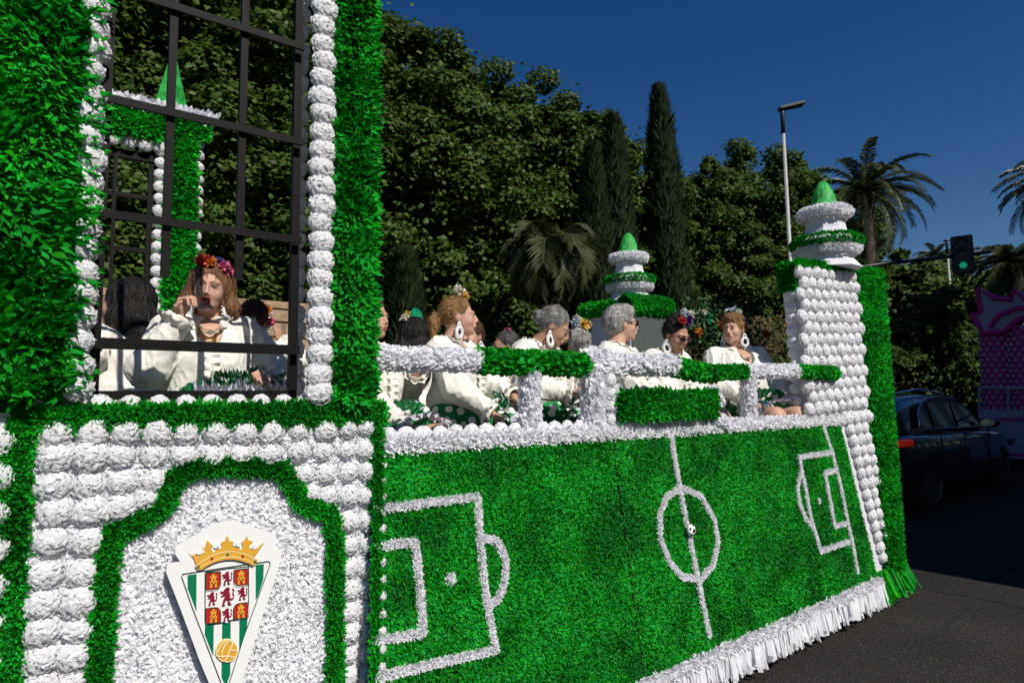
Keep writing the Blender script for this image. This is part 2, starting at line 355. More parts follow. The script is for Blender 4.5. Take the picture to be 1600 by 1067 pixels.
ZB = lambda x: .2+.024*np.maximum(0, np.asarray(x, float)-2.25)
def seg_mask(P, segs, w):
    k = np.zeros(len(P), bool)
    for pl in segs:
        for a, b in zip(pl[:-1], pl[1:]):
            a, b = L8(*a), L8(*b); d = b-a; t = np.clip(((P-a)@d)/(d@d), 0, 1); k |= np.linalg.norm(P-(a+t[:, None]*d), axis=1) < w
    return k
XE1 = onP(1310, 654)[0]; XE0 = onP(1369, 893)[0]
for x0, x1, n, segs, sp in ((1.14, 2.432, 80000, lines1, SP[0]), (2.444, 5.16, 115000, lines2, SP[1])):
    pn = MB(); x1f = (lambda z: x1+0*z) if x1 < 4 else (lambda z: XE1+(XE0-XE1)*(1.425-z)/1.225)
    zt, zb = 1.425, .2; y = pitch_y
    xe0, xe1 = (x0, x1) 
    xb = xe0*y(zb)/2.43 if xe0 < 2 else xe0
    pn.prism([(xe0, y(zt), zt), (x1f(zt), y(zt), zt), (x1f(zb), y(float(ZB(x1f(zb)))), float(ZB(x1f(zb)))), (xb, y(zb), float(ZB(xb)))], (0, .04, 0))
    pn = pn.build('pitch_panel', M['board_g'], FL)
    u = rng.uniform(0, 1, n); zz = rng.uniform(zb, zt, n); xl_ = x0*pitch_y(zz)/2.43 if x0 < 2 else x0+0*zz; u = xl_+.004+(x1f(zz)-.008-xl_)*u; P = np.stack([u, pitch_y(zz), zz], 1); P = P[P[:, 2] > ZB(P[:, 0])]
    k = seg_mask(P, segs, .010); q = L8(*sp[0]); k |= np.linalg.norm(P-q, axis=1) < sp[1]*.7; P = P[~k]
    fluff(pn, P, np.tile(NP, (len(P), 1)), .021, .0095, 'pitch', name='green_shreds', lift=.3, jit=2.5)
    Q = []
    for pl in segs:
        for a, b in zip(pl[:-1], pl[1:]):
            a, b = L8(*a), L8(*b); l = np.linalg.norm(b-a); m = int(l*7500)+3; s = nrm(np.cross(b-a, NP))
            Q.append(a+(b-a)*rng.uniform(-.02, 1.02, (m, 1))+s*rng.uniform(-.0095, .0095, (m, 1)))
    r_ = sp[1]*np.sqrt(rng.uniform(0, 1, 260)); t_ = rng.uniform(0, 2*PI, 260)
    Q.append(q+np.stack([r_*np.cos(t_), 0*t_, r_*np.sin(t_)], 1)); Q = np.concatenate(Q)+NP*.006
    fluff(pn, Q, np.tile(NP, (len(Q), 1)), .017, .010, 'white', name='white_marking', lift=.4, jit=2)
    # white edging along the foot of the panel, then the fringe
    m = int((x1-x0)*2600); Pf = np.stack([rng.uniform(x0, x1f(.2), m), np.zeros(m), rng.uniform(zb-.01, zb+.03, m)], 1); Pf[:, 2] += ZB(Pf[:, 0])-.2; Pf[:, 1] = pitch_y(Pf[:, 2])-.01
    fluff(pn, Pf, np.tile(NP, (m, 1)), .035, .016, 'white', name='white_edging', lift=.5)
# ball on the centre spot: white disc with black patches, flat cut-out
bm = onP(1072, 828)+NP*.035
def disc(c, r, n=24, d=.006): return [np.array(c)+r*np.array((math.cos(t), 0, math.sin(t))) for t in np.arange(n)*2*PI/n]
M['plastic_w'] = mat('white_print', (.8, .8, .8), .35); M['plastic_k'] = mat('black_print', (.01, .01, .01), .35)
ball = MB().ball(bm, (.031, .02, .031), 16, 10).build('football', M['plastic_w'], FL, smooth=True)
mk = MB()
for a_, b_, r_ in ((0, 0, .011), (.021, .008, .008), (-.02, .012, .008), (-.012, -.02, .008), (.013, -.021, .008), (.003, .025, .006)):
    c = bm+np.array((a_, -math.sqrt(max(.0001, 1-(a_**2+b_**2)/.031**2))*.02-.0016, b_)); mk.prism(disc(c, r_, 5), (0, .002, 0))
mk.build('black_patches', M['plastic_k'], ball)
# seam strip between the two panels
MB().prism([(2.432, pitch_y(1.4)-.004, 1.4), (2.444, pitch_y(1.4)-.004, 1.4), (2.444, pitch_y(.2)-.004, .2), (2.432, pitch_y(.2)-.004, .2)], (0, .03, 0)).build('seam_strip', M['iron'], FL)

# ---- fringe of paper strips under the panels
def fringe(x0, x1, z0_, L, n, name, m, yf, w=.018, spl=.25):
    V = []; Fc = []
    for i in range(n):
        x = rng.uniform(x0, x1); z = z0_+float(ZB(x))-.2; y = yf(z)-rng.uniform(-.015, .025); l = L*rng.uniform(.75, 1.15); dx = rng.normal(0, .1)*l; dy = -rng.uniform(0, spl)*l
        a = rng.uniform(-.9, .9); s = np.array((math.cos(a), math.sin(a), 0))*w*rng.uniform(.6, 1.2)/2; p0 = np.array((x, y, z)); 
        p1 = p0+np.array((dx*.4, dy*.5, -l*.5)); p2 = p0+np.array((dx+rng.normal(0, .006), dy, -l)); tw = np.array((0, rng.normal(0, .006), 0)); b = len(V)
        V += [p0-s, p0+s, p1-s*1.1+tw, p1+s*1.1-tw, p2-s+tw, p2+s-tw]; Fc += [(b, b+1, b+3, b+2), (b+2, b+3, b+5, b+4)]
    return link(name, mesh_np(name, V, Fc), M[m], FL, kind='stuff')
fringe(1.10, XE0+.02, .215, .155, 1500, 'white_fringe', 'white', pitch_y, w=.022)
fringe(XE0+.03, 5.62, .20, .17, 260, 'green_fringe', 'green', lambda z: 2.37, w=.022, spl=.6)

# ---- white trim on top of the panels
trim = MB().box(1.14, 4.93, 2.43, 2.62, 1.38, 1.435).build('top_trim', M['board_w'], FL)
n = 17000; u = rng.uniform(1.13, 4.93, n); v = rng.uniform(0, 1, n)
P = np.stack([u, 2.425-.0*v, 1.40+.05*v], 1); fluff(trim, P, nrm(np.stack([0*u, -1+0*u, v*1.2], 1)), .030, .018, 'white', lift=.4, name='white_trim_petals')
n = 6000; P = np.stack([rng.uniform(1.13, 4.93, n), rng.uniform(2.43, 2.56, n), np.full(n, 1.44)], 1); fluff(trim, P, np.tile((0, -.3, 1.), (n, 1)), .035, .022, 'white', lift=.4, name='white_trim_petals')
x = 1.19
while x < 2.36: pom((x, 2.49, 1.452), .048, trim, squash=.8); x += .083
# ---- hand rail
def tube_part(a, b, col, r=.05, n=None, name='rail', parent=None, rp=.012, L=.027, W=.022, along=.9):
    a = np.array(a); b = np.array(b); l = np.linalg.norm(b-a)
    o = MB().tube([a, b], r*.62, 10).build(name, M['board_g' if col == 'green' else 'board_w'], parent or FL)
    n = n or int(l*4600); P, N = samp_tube(a, b, r*.62, n); T = np.cross(np.tile((b-a)/l, (n, 1)), N)+.25*(b-a)/l
    fluff(o, P, N, L, W, col, lift=.36, T=T*rng.choice((-1., 1.), (n, 1)), shape='strip', jit=.8, name=('green' if col == 'green' else 'white')+'_paper_strips', fold=.1)
    return o
YR = 2.47
tube_part((1.09, YR, 1.782), (1.63, YR, 1.785), 'white', .052); tube_part((1.63, YR, 1.785), (2.30, YR, 1.78), 'green', .052, W=.02, L=.036)
tube_part((2.42, YR, 1.79), (3.02, YR, 1.795), 'white', .046, L=.04); tube_part((3.0, YR, 1.785), (3.42, YR+.03, 1.745), 'green', .044, L=.038)
tube_part((3.35, YR, 1.755), (3.72, YR, 1.765), 'green', .047); tube_part((3.72, YR, 1.77), (4.25, YR-.06, 1.775), 'white', .046); tube_part((4.24, YR-.07, 1.775), (4.74, YR-.09, 1.765), 'green', .043)
tube_part((1.935, YR, 1.44), (1.935, YR, 1.75), 'white', .052, name='rail_post', L=.028); tube_part((3.76, YR, 1.44), (3.76, YR, 1.74), 'white', .044, name='rail_post', L=.028)
tube_part((2.31, YR, 1.80), (2.44, YR, 1.80), 'white', .05, name='rail', L=.045); tube_part((2.35, YR, 1.44), (2.35, YR, 1.78), 'white', .045, name='rail_post', L=.04)
pst = tube_part((2.44, YR, 1.40), (2.44, YR, 1.78), 'white', .036, name='rail_post', L=.035)
for i in range(6): pom((2.45, YR-.04, 1.42+.07*i), .04, pst, squash=.8)
# ---- green sign board between the posts, pompoms round it
sb = MB().box(2.50, 3.27, 2.40, 2.47, 1.49, 1.62).build('sign_board', M['board_g'], FL)
P, N = samp_rect(2.49, 3.28, 1.50, 1.63, 2.40, 5200, bulge=.02); fluff(sb, P, N, .045, .024, 'green', lift=.55, shape='big', name='green_board_petals')
x = 2.5
while x < 3.3: pom((x, 2.42, 1.475+.006*math.sin(9*x)), .036, sb, squash=.8); x += .068
for a, b in (((3.29, 2.43, 1.48), (3.42, 2.43, 1.44)), ((3.29, 2.43, 1.64), (3.36, 2.43, 1.58)), ((2.48, 2.45, 1.47), (2.48, 2.45, 1.66))): tube_part(a, b, 'white', .035, name='board_edge', parent=FL, L=.035)
for x in (3.33, 3.38): pom((x, 2.41, 1.57), .03, sb)

# ---- tower at the far end
GR0 = onY(1377, 415, 2.44)[0]-.035; GR1 = onY(1409, 900, 2.39)[0]-.035
tw = MB().prism([(4.42, 2.455, 2.56), (GR0-.01, 2.455, 2.62), (GR1-.01, 2.40, .24), (4.62, 2.40, .24)], (0, .14, 0)).build('tower', M['board_w'], FL)
z = 2.50; row = 0
while z > .30:
    f = (2.5-z)/2.2; Yt = 2.445-.05*f; py = to_px((5.1, Yt, z))[1]
    xr = onY(np.interp(py, [420, 560, 650, 860], [1336, 1346, 1357, 1384]), py, Yt)[0]; xl = 4.41
    if z < 1.47: xl = onY(1310+59*(py-654)/239+13, py, Yt)[0]
    x = xl+(.055 if row % 2 and z > 1.5 else 0); k = 0
    while x < xr or k < 2: pom((x, Yt, z+.05*(x-4.4)*(1 if z > 1.5 else .3)), random.uniform(.053, .061), tw, squash=.85); x += .112; k += 1
    z -= .083; row += 1
for i in range(13): pom((4.41, 2.52, 2.42-.085*i), .045, tw, nz=-1.5, squash=.6)
P, N = samp_rect(0, 1, .24, 2.62, 2.44, 15000, bulge=.05); P[:, 1] -= .05*(2.6-P[:, 2])/2.3; f_ = (2.6-P[:, 2])/2.3; P[:, 0] = (onY(1339, 425, 2.44)[0]*(1-f_)+onY(1383, 880, 2.39)[0]*f_)*(1-P[:, 0])+(GR0*(1-f_)+GR1*f_)*P[:, 0]
fluff(tw, P, N, .045, .02, 'green', lift=.5, name='green_border_petals')
P = band([(4.38, 2.45, 2.56), (GR0, 2.45, 2.63)], .035, 2200); fluff(tw, P, front(P, .6), .04, .018, 'green', lift=.5, name='green_top_petals')
P, N = samp_xrect(4.41, 2.46, 2.59, 2.38, 2.56, 900, -1); fluff(tw, P, N, .04, .02, 'green', lift=.5, name='green_side_petals')
P, N = samp_xrect(GR0-.01, 2.42, 2.58, .26, 2.6, 2600); P[:, 0] += (GR1-GR0)*(2.6-P[:, 2])/2.3; fluff(tw, P, N, .06, .028, 'green', lift=.5, name='green_side_petals')
P = np.stack([rng.uniform(4.4, GR0, 1800), rng.uniform(2.46, 2.60, 1800), np.full(1800, 2.6)], 1); P[:, 2] = 2.57+.045*(P[:, 0]-4.4); fluff(tw, P, np.tile((0, 0, 1.), (1800, 1)), .035, .02, 'green', lift=.4, name='green_top_petals')

def minaret(c, s=1., zb=0):
    """stepped paper minaret: flared base, double ring, waisted neck, top ring and pointed cap"""
    c = np.array(c, float); par = MB().lathe([(.275*s, 0), (.25*s, .02*s), (.205*s, .08*s), (.19*s, .12*s), (.2*s, .14*s)], c, 8, PI/8).build('minaret', M['board_w'], FL)
    MB().lathe([(.2*s, .14*s), (.25*s, .16*s), (.25*s, .24*s), (.17*s, .26*s)], c, 8, PI/8).build('ring_core', M['board_w'], par)
    P, N = samp_ring(c+(0, 0, .165*s), .225*s, .03*s, 3000); fluff(par, P, N, .022, .014, 'white', lift=.6, name='white_ring_petals')
    P, N = samp_ring(c+(0, 0, .235*s), .235*s, .035*s, 4200); fluff(par, P, N, .026, .013, 'green', lift=.6, name='green_ring_petals')
    MB().lathe([(.21*s, .25*s), (.185*s, .29*s), (.165*s, .34*s), (.155*s, .40*s), (.155*s, .455*s)], c, 8, PI/8).build('neck', M['board_w'], par)
    MB().lathe([(.15*s, .455*s), (.19*s, .475*s), (.19*s, .51*s), (.1*s, .535*s)], c, 8, PI/8).build('ring_core', M['board_w'], par)
    P, N = samp_ring(c+(0, 0, .49*s), .175*s, .035*s, 2800); fluff(par, P, N, .022, .015, 'white', lift=.6, name='white_ring_petals')
    m = MB(); prof = [(.11, .52), (.104, .58), (.092, .64), (.072, .70), (.05, .745), (.025, .775), (.0, .782)]; n = 14
    V = []
    for r, z in prof:
        for j in range(n):
            k = 1+.05*math.sin(j*2.1+z*20)+.04*math.cos(j*3.3-z*31); V.append((c[0]+r*s*k*math.cos(2*PI*j/n), c[1]+r*s*k*math.sin(2*PI*j/n), c[2]+z*s))
    m.add(V, [(i*n+j, i*n+(j+1) % n, (i+1)*n+(j+1) % n, (i+1)*n+j) for i in range(len(prof)-1) for j in range(n)]); m.build('cap', M['finial'], par)
    return par
minaret((5.02, 2.54, 2.595), .93); minaret((4.90, 4.55, 2.60), .93)

# ---- rear tower: garlanded collar, speckled inner face, shaded end wall edged with pompoms
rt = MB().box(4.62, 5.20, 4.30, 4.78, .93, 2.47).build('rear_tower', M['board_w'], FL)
M['speckle'] = mat('shade_dimmed_speckled_board', (.07, .078, .078), .8, noise=.6, nscale=26, col2=(.05, .07, .06))  # grey board darkened in colour for the shade below the collar
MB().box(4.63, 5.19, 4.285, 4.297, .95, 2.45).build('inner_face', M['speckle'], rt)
P, N = samp_tube((4.60, 4.34, 2.52), (5.22, 4.34, 2.52), .085, 7000); fluff(rt, P, N, .045, .02, 'green', lift=.55, name='green_collar_petals')
P, N = samp_tube((4.5, 4.42, 2.5), (4.5, 4.85, 2.5), .05, 1200); fluff(rt, P, N, .045, .02, 'green', lift=.55, name='green_collar_petals')
m = MB(); pts = [(4.5, 4.30, .93)]+[(4.5, 4.36+.45*(1-math.cos(t)), 2.1+.38*math.sin(t)) for t in np.linspace(0, PI*.5, 8)]+[(4.5, 5.0, 2.48), (4.5, 5.0, .93)]
m.prism(pts, (.06, 0, 0)).build('end_wall', M['board_w'], rt)
for i in range(14): pom((4.5, 4.33, 1.45+.075*i), .045, rt, nz=-.5, squash=.8)

# ---- rear arch seen through the window
YB = 4.75
ra = MB()
def pr(px, py): return onY(px, py, YB)
zt = pr(240, 160)[2]-.06; xR = .86; xl = .53
ra.box(.63, .84, YB, YB+.16, .93, zt).box(-.3, .63, YB, YB+.16, 3.36, zt).box(-.3, .0, YB, YB+.16, .93, 3.36)
ra = ra.build('rear_arch', M['board_w'], FL)
P, N = samp_rect(.655, .80, 1.5, 3.55, YB-.01, 4200, bulge=.03); fluff(ra, P, N, .06, .03, 'green', lift=.5, name='green_column_petals')
P = band([(-.3, YB-.02, zt-.10), (.86, YB-.02, zt-.10)], .11, 2200); fluff(ra, P, front(P), .06, .03, 'green', lift=.5, name='green_lintel_petals')
P = band([(-.3, YB-.04, zt+.005), (.92, YB-.04, zt+.005)], .06, 1900); fluff(ra, P, front(P, .8), .045, .028, 'white', lift=.5, name='white_cornice_petals')
P = band([(-.3, YB-.03, 3.43), (.56, YB-.03, 3.43)], .12, 2200); fluff(ra, P, front(P), .06, .03, 'green', lift=.5, name='green_lintel_petals')
z = 1.5
while z < 3.58:
    pom((.60, YB-.0, z), .042, ra, squash=.8)
    pom((.835, YB+.0, z+.02), .036, ra, squash=.8, nz=.3)
    z += .082
x = -.2
while x < .6: pom((x, YB-.01, 3.32), .045, ra, squash=.8); x += .088
gb = MB().bar((.55, YB+.05, 1.5), (.55, YB+.05, 3.27), .03).bar((-.2, YB+.05, 3.25), (.57, YB+.05, 3.25), .05).build('window_frame', M['iron'], ra)
for zz in (2.98, 2.62, 2.10): MB().bar((-.2, YB+.05, zz), (.56, YB+.05, zz), .02, .028).build('window_bar', M['iron'], ra)
for xx in (.13, .345): MB().bar((xx, YB+.03, 1.6), (xx, YB+.03, 3.25), .022).build('window_bar', M['iron'], ra)
c = (.665, YB+.1, zt+.02); MB().lathe([(.115, 0), (.085, .16), (.045, .33), (.008, .5), (.0, .51)], c, 4, 0).build('spire', M['finial'], ra)

# ================================================================== the setting
def struct(name, o): o.name = name; o['kind'] = 'structure'; return o
M['asphalt'] = mat('asphalt', (.052, .047, .045), .95, spec=.15, noise=.45, nscale=.9, bump=1., bscale=110, col2=(.030, .028, .027))
_nt = M['asphalt'].node_tree                # pale and dark aggregate specks
_v = _nt.nodes.new('ShaderNodeTexVoronoi'); _v.inputs['Scale'].default_value = 62; _tc = [n for n in _nt.nodes if n.type == 'TEX_COORD'][0]; _nt.links.new(_tc.outputs['Object'], _v.inputs['Vector'])
_r = _nt.nodes.new('ShaderNodeValToRGB'); _r.color_ramp.elements[0].position = .0; _r.color_ramp.elements[0].color = (5., 4.2, 3.6, 1); _r.color_ramp.elements[1].position = .30; _r.color_ramp.elements[1].color = (.75, .75, .75, 1)
_x = _nt.nodes.new('ShaderNodeMix'); _x.data_type = 'RGBA'; _x.blend_type = 'MULTIPLY'; _x.inputs[0].default_value = 1
_b = _nt.nodes['Principled BSDF']; _s = _b.inputs['Base Color'].links[0].from_socket
_nt.links.new(_v.outputs['Distance'], _r.inputs[0]); _nt.links.new(_s, _x.inputs[6]); _nt.links.new(_r.outputs[0], _x.inputs[7]); _nt.links.new(_x.outputs[2], _b.inputs['Base Color'])
M['earth'] = mat('earth', (.09, .07, .045), .95, noise=.5, nscale=.7, bump=.5, bscale=12)
M['paving'] = mat('paving', (.22, .20, .18), .9, noise=.3, nscale=2, bump=.3, bscale=20)
M['kerb'] = mat('kerb_stone', (.28, .27, .25), .85, noise=.3, nscale=5)
M['paint'] = mat('road_paint', (.62, .62, .60), .7, noise=.4, nscale=9)
def sheet(name, x0, x1, y0, y1, z, m):
    return struct(name, MB().add([(x0, y0, z), (x1, y0, z), (x1, y1, z), (x0, y1, z)], [(0, 1, 2, 3)]).build(name, m))
sheet('ground', -700, 900, -700, 900, -.02, M['earth'])
sheet('road', -80, 160, -3.2, 7.6, 0, M['asphalt'])
struct('pavement', MB().box(-80, 160, 7.75, 10.2, -.3, .12).build('pavement', M['paving']))
struct('kerb', MB().box(-80, 160, 7.6, 7.75, -.3, .125).build('kerb', M['kerb'], bevel=.015))
struct('near_pavement', MB().box(-80, 160, -6, -3.2, -.3, .12).build('near_pavement', M['paving']))
rm = MB()
for i in range(-6, 14): rm.add([(9+i*6, 5.9, .004), (11.6+i*6, 5.9, .004), (11.6+i*6, 6.0, .004), (9+i*6, 6.0, .004)], [(0, 1, 2, 3)])
struct('road_marking', rm.build('road_marking', M['paint']))
crk = MB()
def crack(pts, w):
    for a, b in zip(pts[:-1], pts[1:]):
        a = np.array(a); b = np.array(b); d = nrm(b-a); s = np.array((-d[1], d[0], 0))*w; crk.add([a-s, b-s, b+s, a+s], [(0, 1, 2, 3)])
x, y = 4.2, 1.95; pts = []
for i in range(26): pts.append((x, y, .004)); x += .22; y += random.uniform(-.045, .05)
crack(pts, .008)
x, y = 6.0, .9; pts = []
for i in range(14): pts.append((x, y, .005)); y += .16; x += random.uniform(-.06, .06)
crack(pts, .006)
M['tar'] = mat('tar_crack', (.012, .012, .012), .7)
struct('road_crack', crk.build('road_crack', M['tar']))

# ---- unseen block added off to the right, shaped to shade the far road
M['facade'] = mat('plaster_facade', (.42, .36, .28), .9, noise=.2, nscale=1); M['darkglass'] = mat('window_glass', (.02, .025, .03), .08, spec=.8)
bl = thing('shade_caster_block', 'unseen cream block outside the view, added and shaped to shade the far road', 'building', (6.6+math.tan(SUN_AZ)*5.8, -4.2, 0))
MB().prism([(0, 0, 0), (60, 0, 0), (60, -12, 0), (math.tan(SUN_AZ)*12+.1, -12, 0)], (0, 0, 14.5)).build('wall', M['facade'], bl)
for i in range(15):
    for j in range(4):
        w = MB().box(1.5+i*3.9, 3.1+i*3.9, 0, .05, 1.3+j*3.4, 3.1+j*3.4).build('window', M['darkglass'], bl)
MB().prism([(0, .1, 14.5), (60, .1, 14.5), (60, -12, 14.5), (math.tan(SUN_AZ)*12+.15, -12, 14.5)], (0, 0, .35)).build('roof', M['paving'], bl)

# ---- foliage
M['leaf'] = mat('plane_leaf', (.055, .098, .014), .55, spec=.3, trans=.35, island=.45, hueisl=.03)
M['leaf_far'] = mat('park_leaf', (.055, .092, .016), .6, spec=.3, trans=.25, island=.45, hueisl=.03)
M['needle'] = mat('cypress_foliage', (.020, .036, .012), .7, spec=.2, island=.5, hueisl=.02)
M['bark'] = mat('bark', (.12, .10, .075), .9, noise=.5, nscale=3, bump=.8, bscale=9)
M['frond'] = mat('palm_frond', (.050, .062, .020), .5, spec=.4, island=.35, trans=.15, hueisl=.02)
M['drybrush'] = mat('dry_twigs', (.10, .075, .03), .8, island=.5)
def leaf_mesh(name, P, N, L, W, m, droop=.25):
    n = len(P); N = nrm(N+rng.normal(0, .55, (n, 3))); D = nrm(rng.normal(0, 1, (n, 3))+np.array((0, 0, -droop))); D = nrm(D-N*(D*N).sum(1, keepdims=True)); S = np.cross(D, N)
    l = L*rng.uniform(.6, 1.3, (n, 1)); w = W*rng.uniform(.7, 1.2, (n, 1))*.5; k = rng.uniform(-.2, .25, (n, 1))*l
    V = np.stack([P, P+D*l*.45+S*w-N*w*.35, P+D*l*.5+N*w*.1, P+D*l*.45-S*w-N*w*.35, P+D*l-N*k], 1); q = np.arange(n)[:, None]*5
    me = mesh_np(name, V, np.concatenate([q+[0, 1, 2], q+[0, 2, 3], q+[1, 4, 2], q+[2, 4, 3]])); me.materials.append(m); return me
def crown_mesh(seed, w, h, nb, npb, L, m, flat=1., col=None):
    r = np.random.default_rng(seed); P = []; N = []
    for b in range(nb):
        t = r.uniform(0, 2*PI); v = r.uniform(-1, 1); rr = r.uniform(.45, 1)**.6
        k = math.sqrt(1-v*v)*(1 if v > 0 else 1.0); c = np.array((k*math.cos(t)*w*rr, k*math.sin(t)*w*rr, v*h*rr)); br = r.uniform(.05, .17)*w*1.15
        d = nrm(r.normal(0, 1, (npb, 3))); d[:, 2] = d[:, 2]*.75+.12; k2 = 1.12-.55*r.uniform(0, 1, (npb, 1))**1.6
        P.append(c+d*br*k2*r.uniform(.75, 1.15, 3)); N.append(d+(0, 0, .5))
    n3 = nb*9; d = nrm(r.normal(0, 1, (n3, 3))); P.append(d*np.array((w, w, h))*r.uniform(.75, 1.08, (n3, 1))); N.append(d+(0, 0, .5))
    return leaf_mesh('crown', np.concatenate(P), np.concatenate(N), L, L*.95, m)
CR = [crown_mesh(s, 2.7, 4.6, 250, 400, .105, M['leaf']) for s in (1, 2, 3)]
CRS = [crown_mesh(s, 1.2, 1.1, 34, 520, .075, M['leaf']) for s in (11, 12)]
CRF = [crown_mesh(s, 3.2, 4.2, 110, 330, .26, M['leaf_far']) for s in (21, 22)]
def branchy(h, r, n, seed, spread):
    rr = random.Random(seed); m = MB(); P = [(0, 0, -.2)]; x = y = 0
    for i in range(1, 7): x += rr.uniform(-.12, .12); y += rr.uniform(-.12, .12); P.append((x, y, h*i/6))
    m.tube(P, [r*(1-.12*i) for i in range(7)], 9)
    for i in range(n):
        k = rr.randint(2, 6); a = rr.uniform(0, 2*PI); b = np.array(P[k]); q = [b]; d = np.array((math.cos(a)*spread, math.sin(a)*spread, rr.uniform(.5, 1.1)))
        for j in range(4): q.append(q[-1]+d*.55+np.array([rr.uniform(-.15, .15) for _ in range(3)]))
        m.tube(q, [r*.45*(1-.2*j) for j in range(5)], 6)
    return m.mesh('trunk', True)
TRK = [branchy(6.4, .22, 12, s, .8) for s in (1, 2)]
for t_ in TRK: t_.materials.append(M['bark'])
def tree(x, y, h, label, k=None, crowns=None, zc=.56, sxy=None, name='plane_tree', group='tall trees beyond the road', low=1.):
    t = thing(name, label, 'tree', (x, y, 0), random.uniform(0, 6.28), group)
    k = random.randrange(len(crowns or CR)); cm = (crowns or CR)[k]; hh = 4.6 if not crowns else 4.2
    s = h*.44/hh*low; sx = sxy or s*1.15
    c = link('crown', cm, parent=t, loc=(0, 0, h-hh*s*1.02)); c.scale = (sx, sx, s)
    b = link('trunk', random.choice(TRK), parent=t); b.scale = (h/13, h/13, h/12)
    return t
def at_px(px, Y): p = onY(px, 600, Y); return p[0]
def top(px, py, Y): return onY(px, py, Y)[2]
spec = [(-130, 14, -200, 'tall plane tree behind the left green column of the float'), (60, 14.5, -150, 'tall plane tree at the far left behind the window grille'), (215, 13.5, -90, 'plane tree seen through the left half of the window grille'),
        (345, 14, -60, 'plane tree seen through the middle of the window grille'), (450, 15, 60, 'plane tree behind the right edge of the window grille, sky showing through'), (550, 13.5, 12, 'plane tree rising right behind the green column of the float'),
        (650, 14, 62, 'tallest plane tree just right of the green column'), (740, 14, 112, 'broad plane tree above the woman with the ponytail'), (818, 14.5, 128, 'plane tree above the white and green hand rail'),
        (885, 15, 170, 'plane tree left of the narrow cypresses'), (935, 16, 200, 'plane tree directly behind the narrow cypresses'), (1010, 17, 290, 'low plane tree between the two groups of cypresses'),
        (1105, 15, 262, 'plane tree right of the tallest cypress'), (1172, 15, 232, 'round topped plane tree left of the tall street lamp'), (1232, 16, 268, 'plane tree behind the tall street lamp'), (1290, 18, 300, 'plane tree behind the front minaret')]
for px, Y, ty, lab in spec:
    tree(at_px(px, Y), Y, top(px, ty, Y), lab)
for px, Y, ty in ((20, 19, -50), (180, 19, -20), (300, 19, 20), (400, 19, 40), (520, 19, 60), (620, 19, 120), (760, 20, 190), (860, 20, 250), (980, 21, 330), (1080, 21, 330), (1180, 22, 330)):
    tree(at_px(px, Y), Y, top(px, ty, Y), 'dark tree of the second row, mostly hidden behind the front row of trees', group='second row of trees')
# undergrowth: shrubs under the trees
for i, px in enumerate(range(-60, 1420, 52)):
    Y = 11.2+random.uniform(-.5, .6); x = at_px(px, Y); s = random.uniform(1.0, 1.5)
    t = thing('shrub', 'dark leafy shrub under the trees beyond the road', 'shrub', (x, Y, 0), random.uniform(0, 6), 'shrubs under the trees')
    c = link('foliage', random.choice(CRS), parent=t, loc=(0, 0, 1.15*s)); c.scale = (s*1.1, s, s*1.05)
for px, Y, ty, lab in ((1395, 36, 400, 'dusty green tree just right of the float tower'), (1432, 40, 398, 'tree behind the traffic light arm'), (1470, 44, 402, 'tree behind the thin white lamp post'), (1512, 42, 392, 'dark tree behind the traffic light'),
                       (1555, 40, 425, 'tree behind the pink float'), (1600, 36, 415, 'tree at the right edge of the view behind the pink float'), (1360, 30, 385, 'tree behind the garlanded tower edge'), (1650, 34, 400, 'tree beyond the right edge of the view')):
    p = atd(px, 600, Y); tree(p[0], p[1], atd(px, ty, Y)[2], lab, crowns=CRF, group='park trees down the road', sxy=1.15, low=1.1, name='park_tree')
for px in range(1370, 1700, 28):
    D = 30+random.uniform(-2, 2); p = atd(px, 600, D)
    t = thing('shrub', 'dark hedge bush far down the road under the park trees', 'shrub', (p[0], p[1], 0), random.uniform(0, 6), 'hedge bushes down the road')
    c = link('foliage', random.choice(CRS), parent=t, loc=(0, 0, 2.0)); c.scale = (1.6, 1.6, 2.2)
# ---- cypresses
def cypress_mesh(seed, n=26000):
    r = np.random.default_rng(seed); u = r.uniform(0, 1, n)**.8; t = r.uniform(0, 2*PI, n)
    R_ = np.minimum(1, .55+u*1.5)*np.clip(1-u, 0, 1)**.62; R_ *= 1+.16*np.sin(3*t+u*9+seed)+.12*np.sin(7*t-u*23)+.10*np.sin(u*61+2*t); R_ *= r.uniform(.72, 1.06, n)
    P = np.stack([R_*np.cos(t), R_*np.sin(t), u], 1); N = np.stack([np.cos(t), np.sin(t), .3+0*t], 1); return P, N, r
def cypress(px, Y, ty, rad, label):
    h = top(px, ty, Y)-.35; P, N, r = cypress_mesh(px); P = P*np.array((rad, rad, h-.3))+np.array((0, 0, .3)); n = len(P)
    t = thing('cypress_tree', label, 'cypress', (at_px(px, Y), Y, 0), 0, 'cypresses')
    D = nrm(N*.45+np.array((0, 0, 1.))+r.normal(0, .25, (n, 3))); S = nrm(np.cross(D, N)); l = .26*r.uniform(.5, 1.5, (n, 1)); w = .035*r.uniform(.6, 1.5, (n, 1))
    V = np.stack([P-S*w, P+S*w, P+D*l], 1); me = mesh_np('crown', V, np.arange(n*3).reshape(-1, 3)); link('crown', me, M['needle'], t)
    MB().lathe([(.16, -.2), (.1, h*.8)], n=8).build('trunk', M['bark'], t)
cypress(1046, 11.6, 132, .92, 'tallest cypress, standing against the sky right of the rear minaret'); cypress(969, 10.9, 176, .80, 'slender cypress between the tallest one and the plane trees'); cypress(934, 10.9, 218, .66, 'lowest of the three narrow cypresses, on their left'); cypress(632, 10.2, 380, .5, 'small dark cypress behind the woman with the green comb')
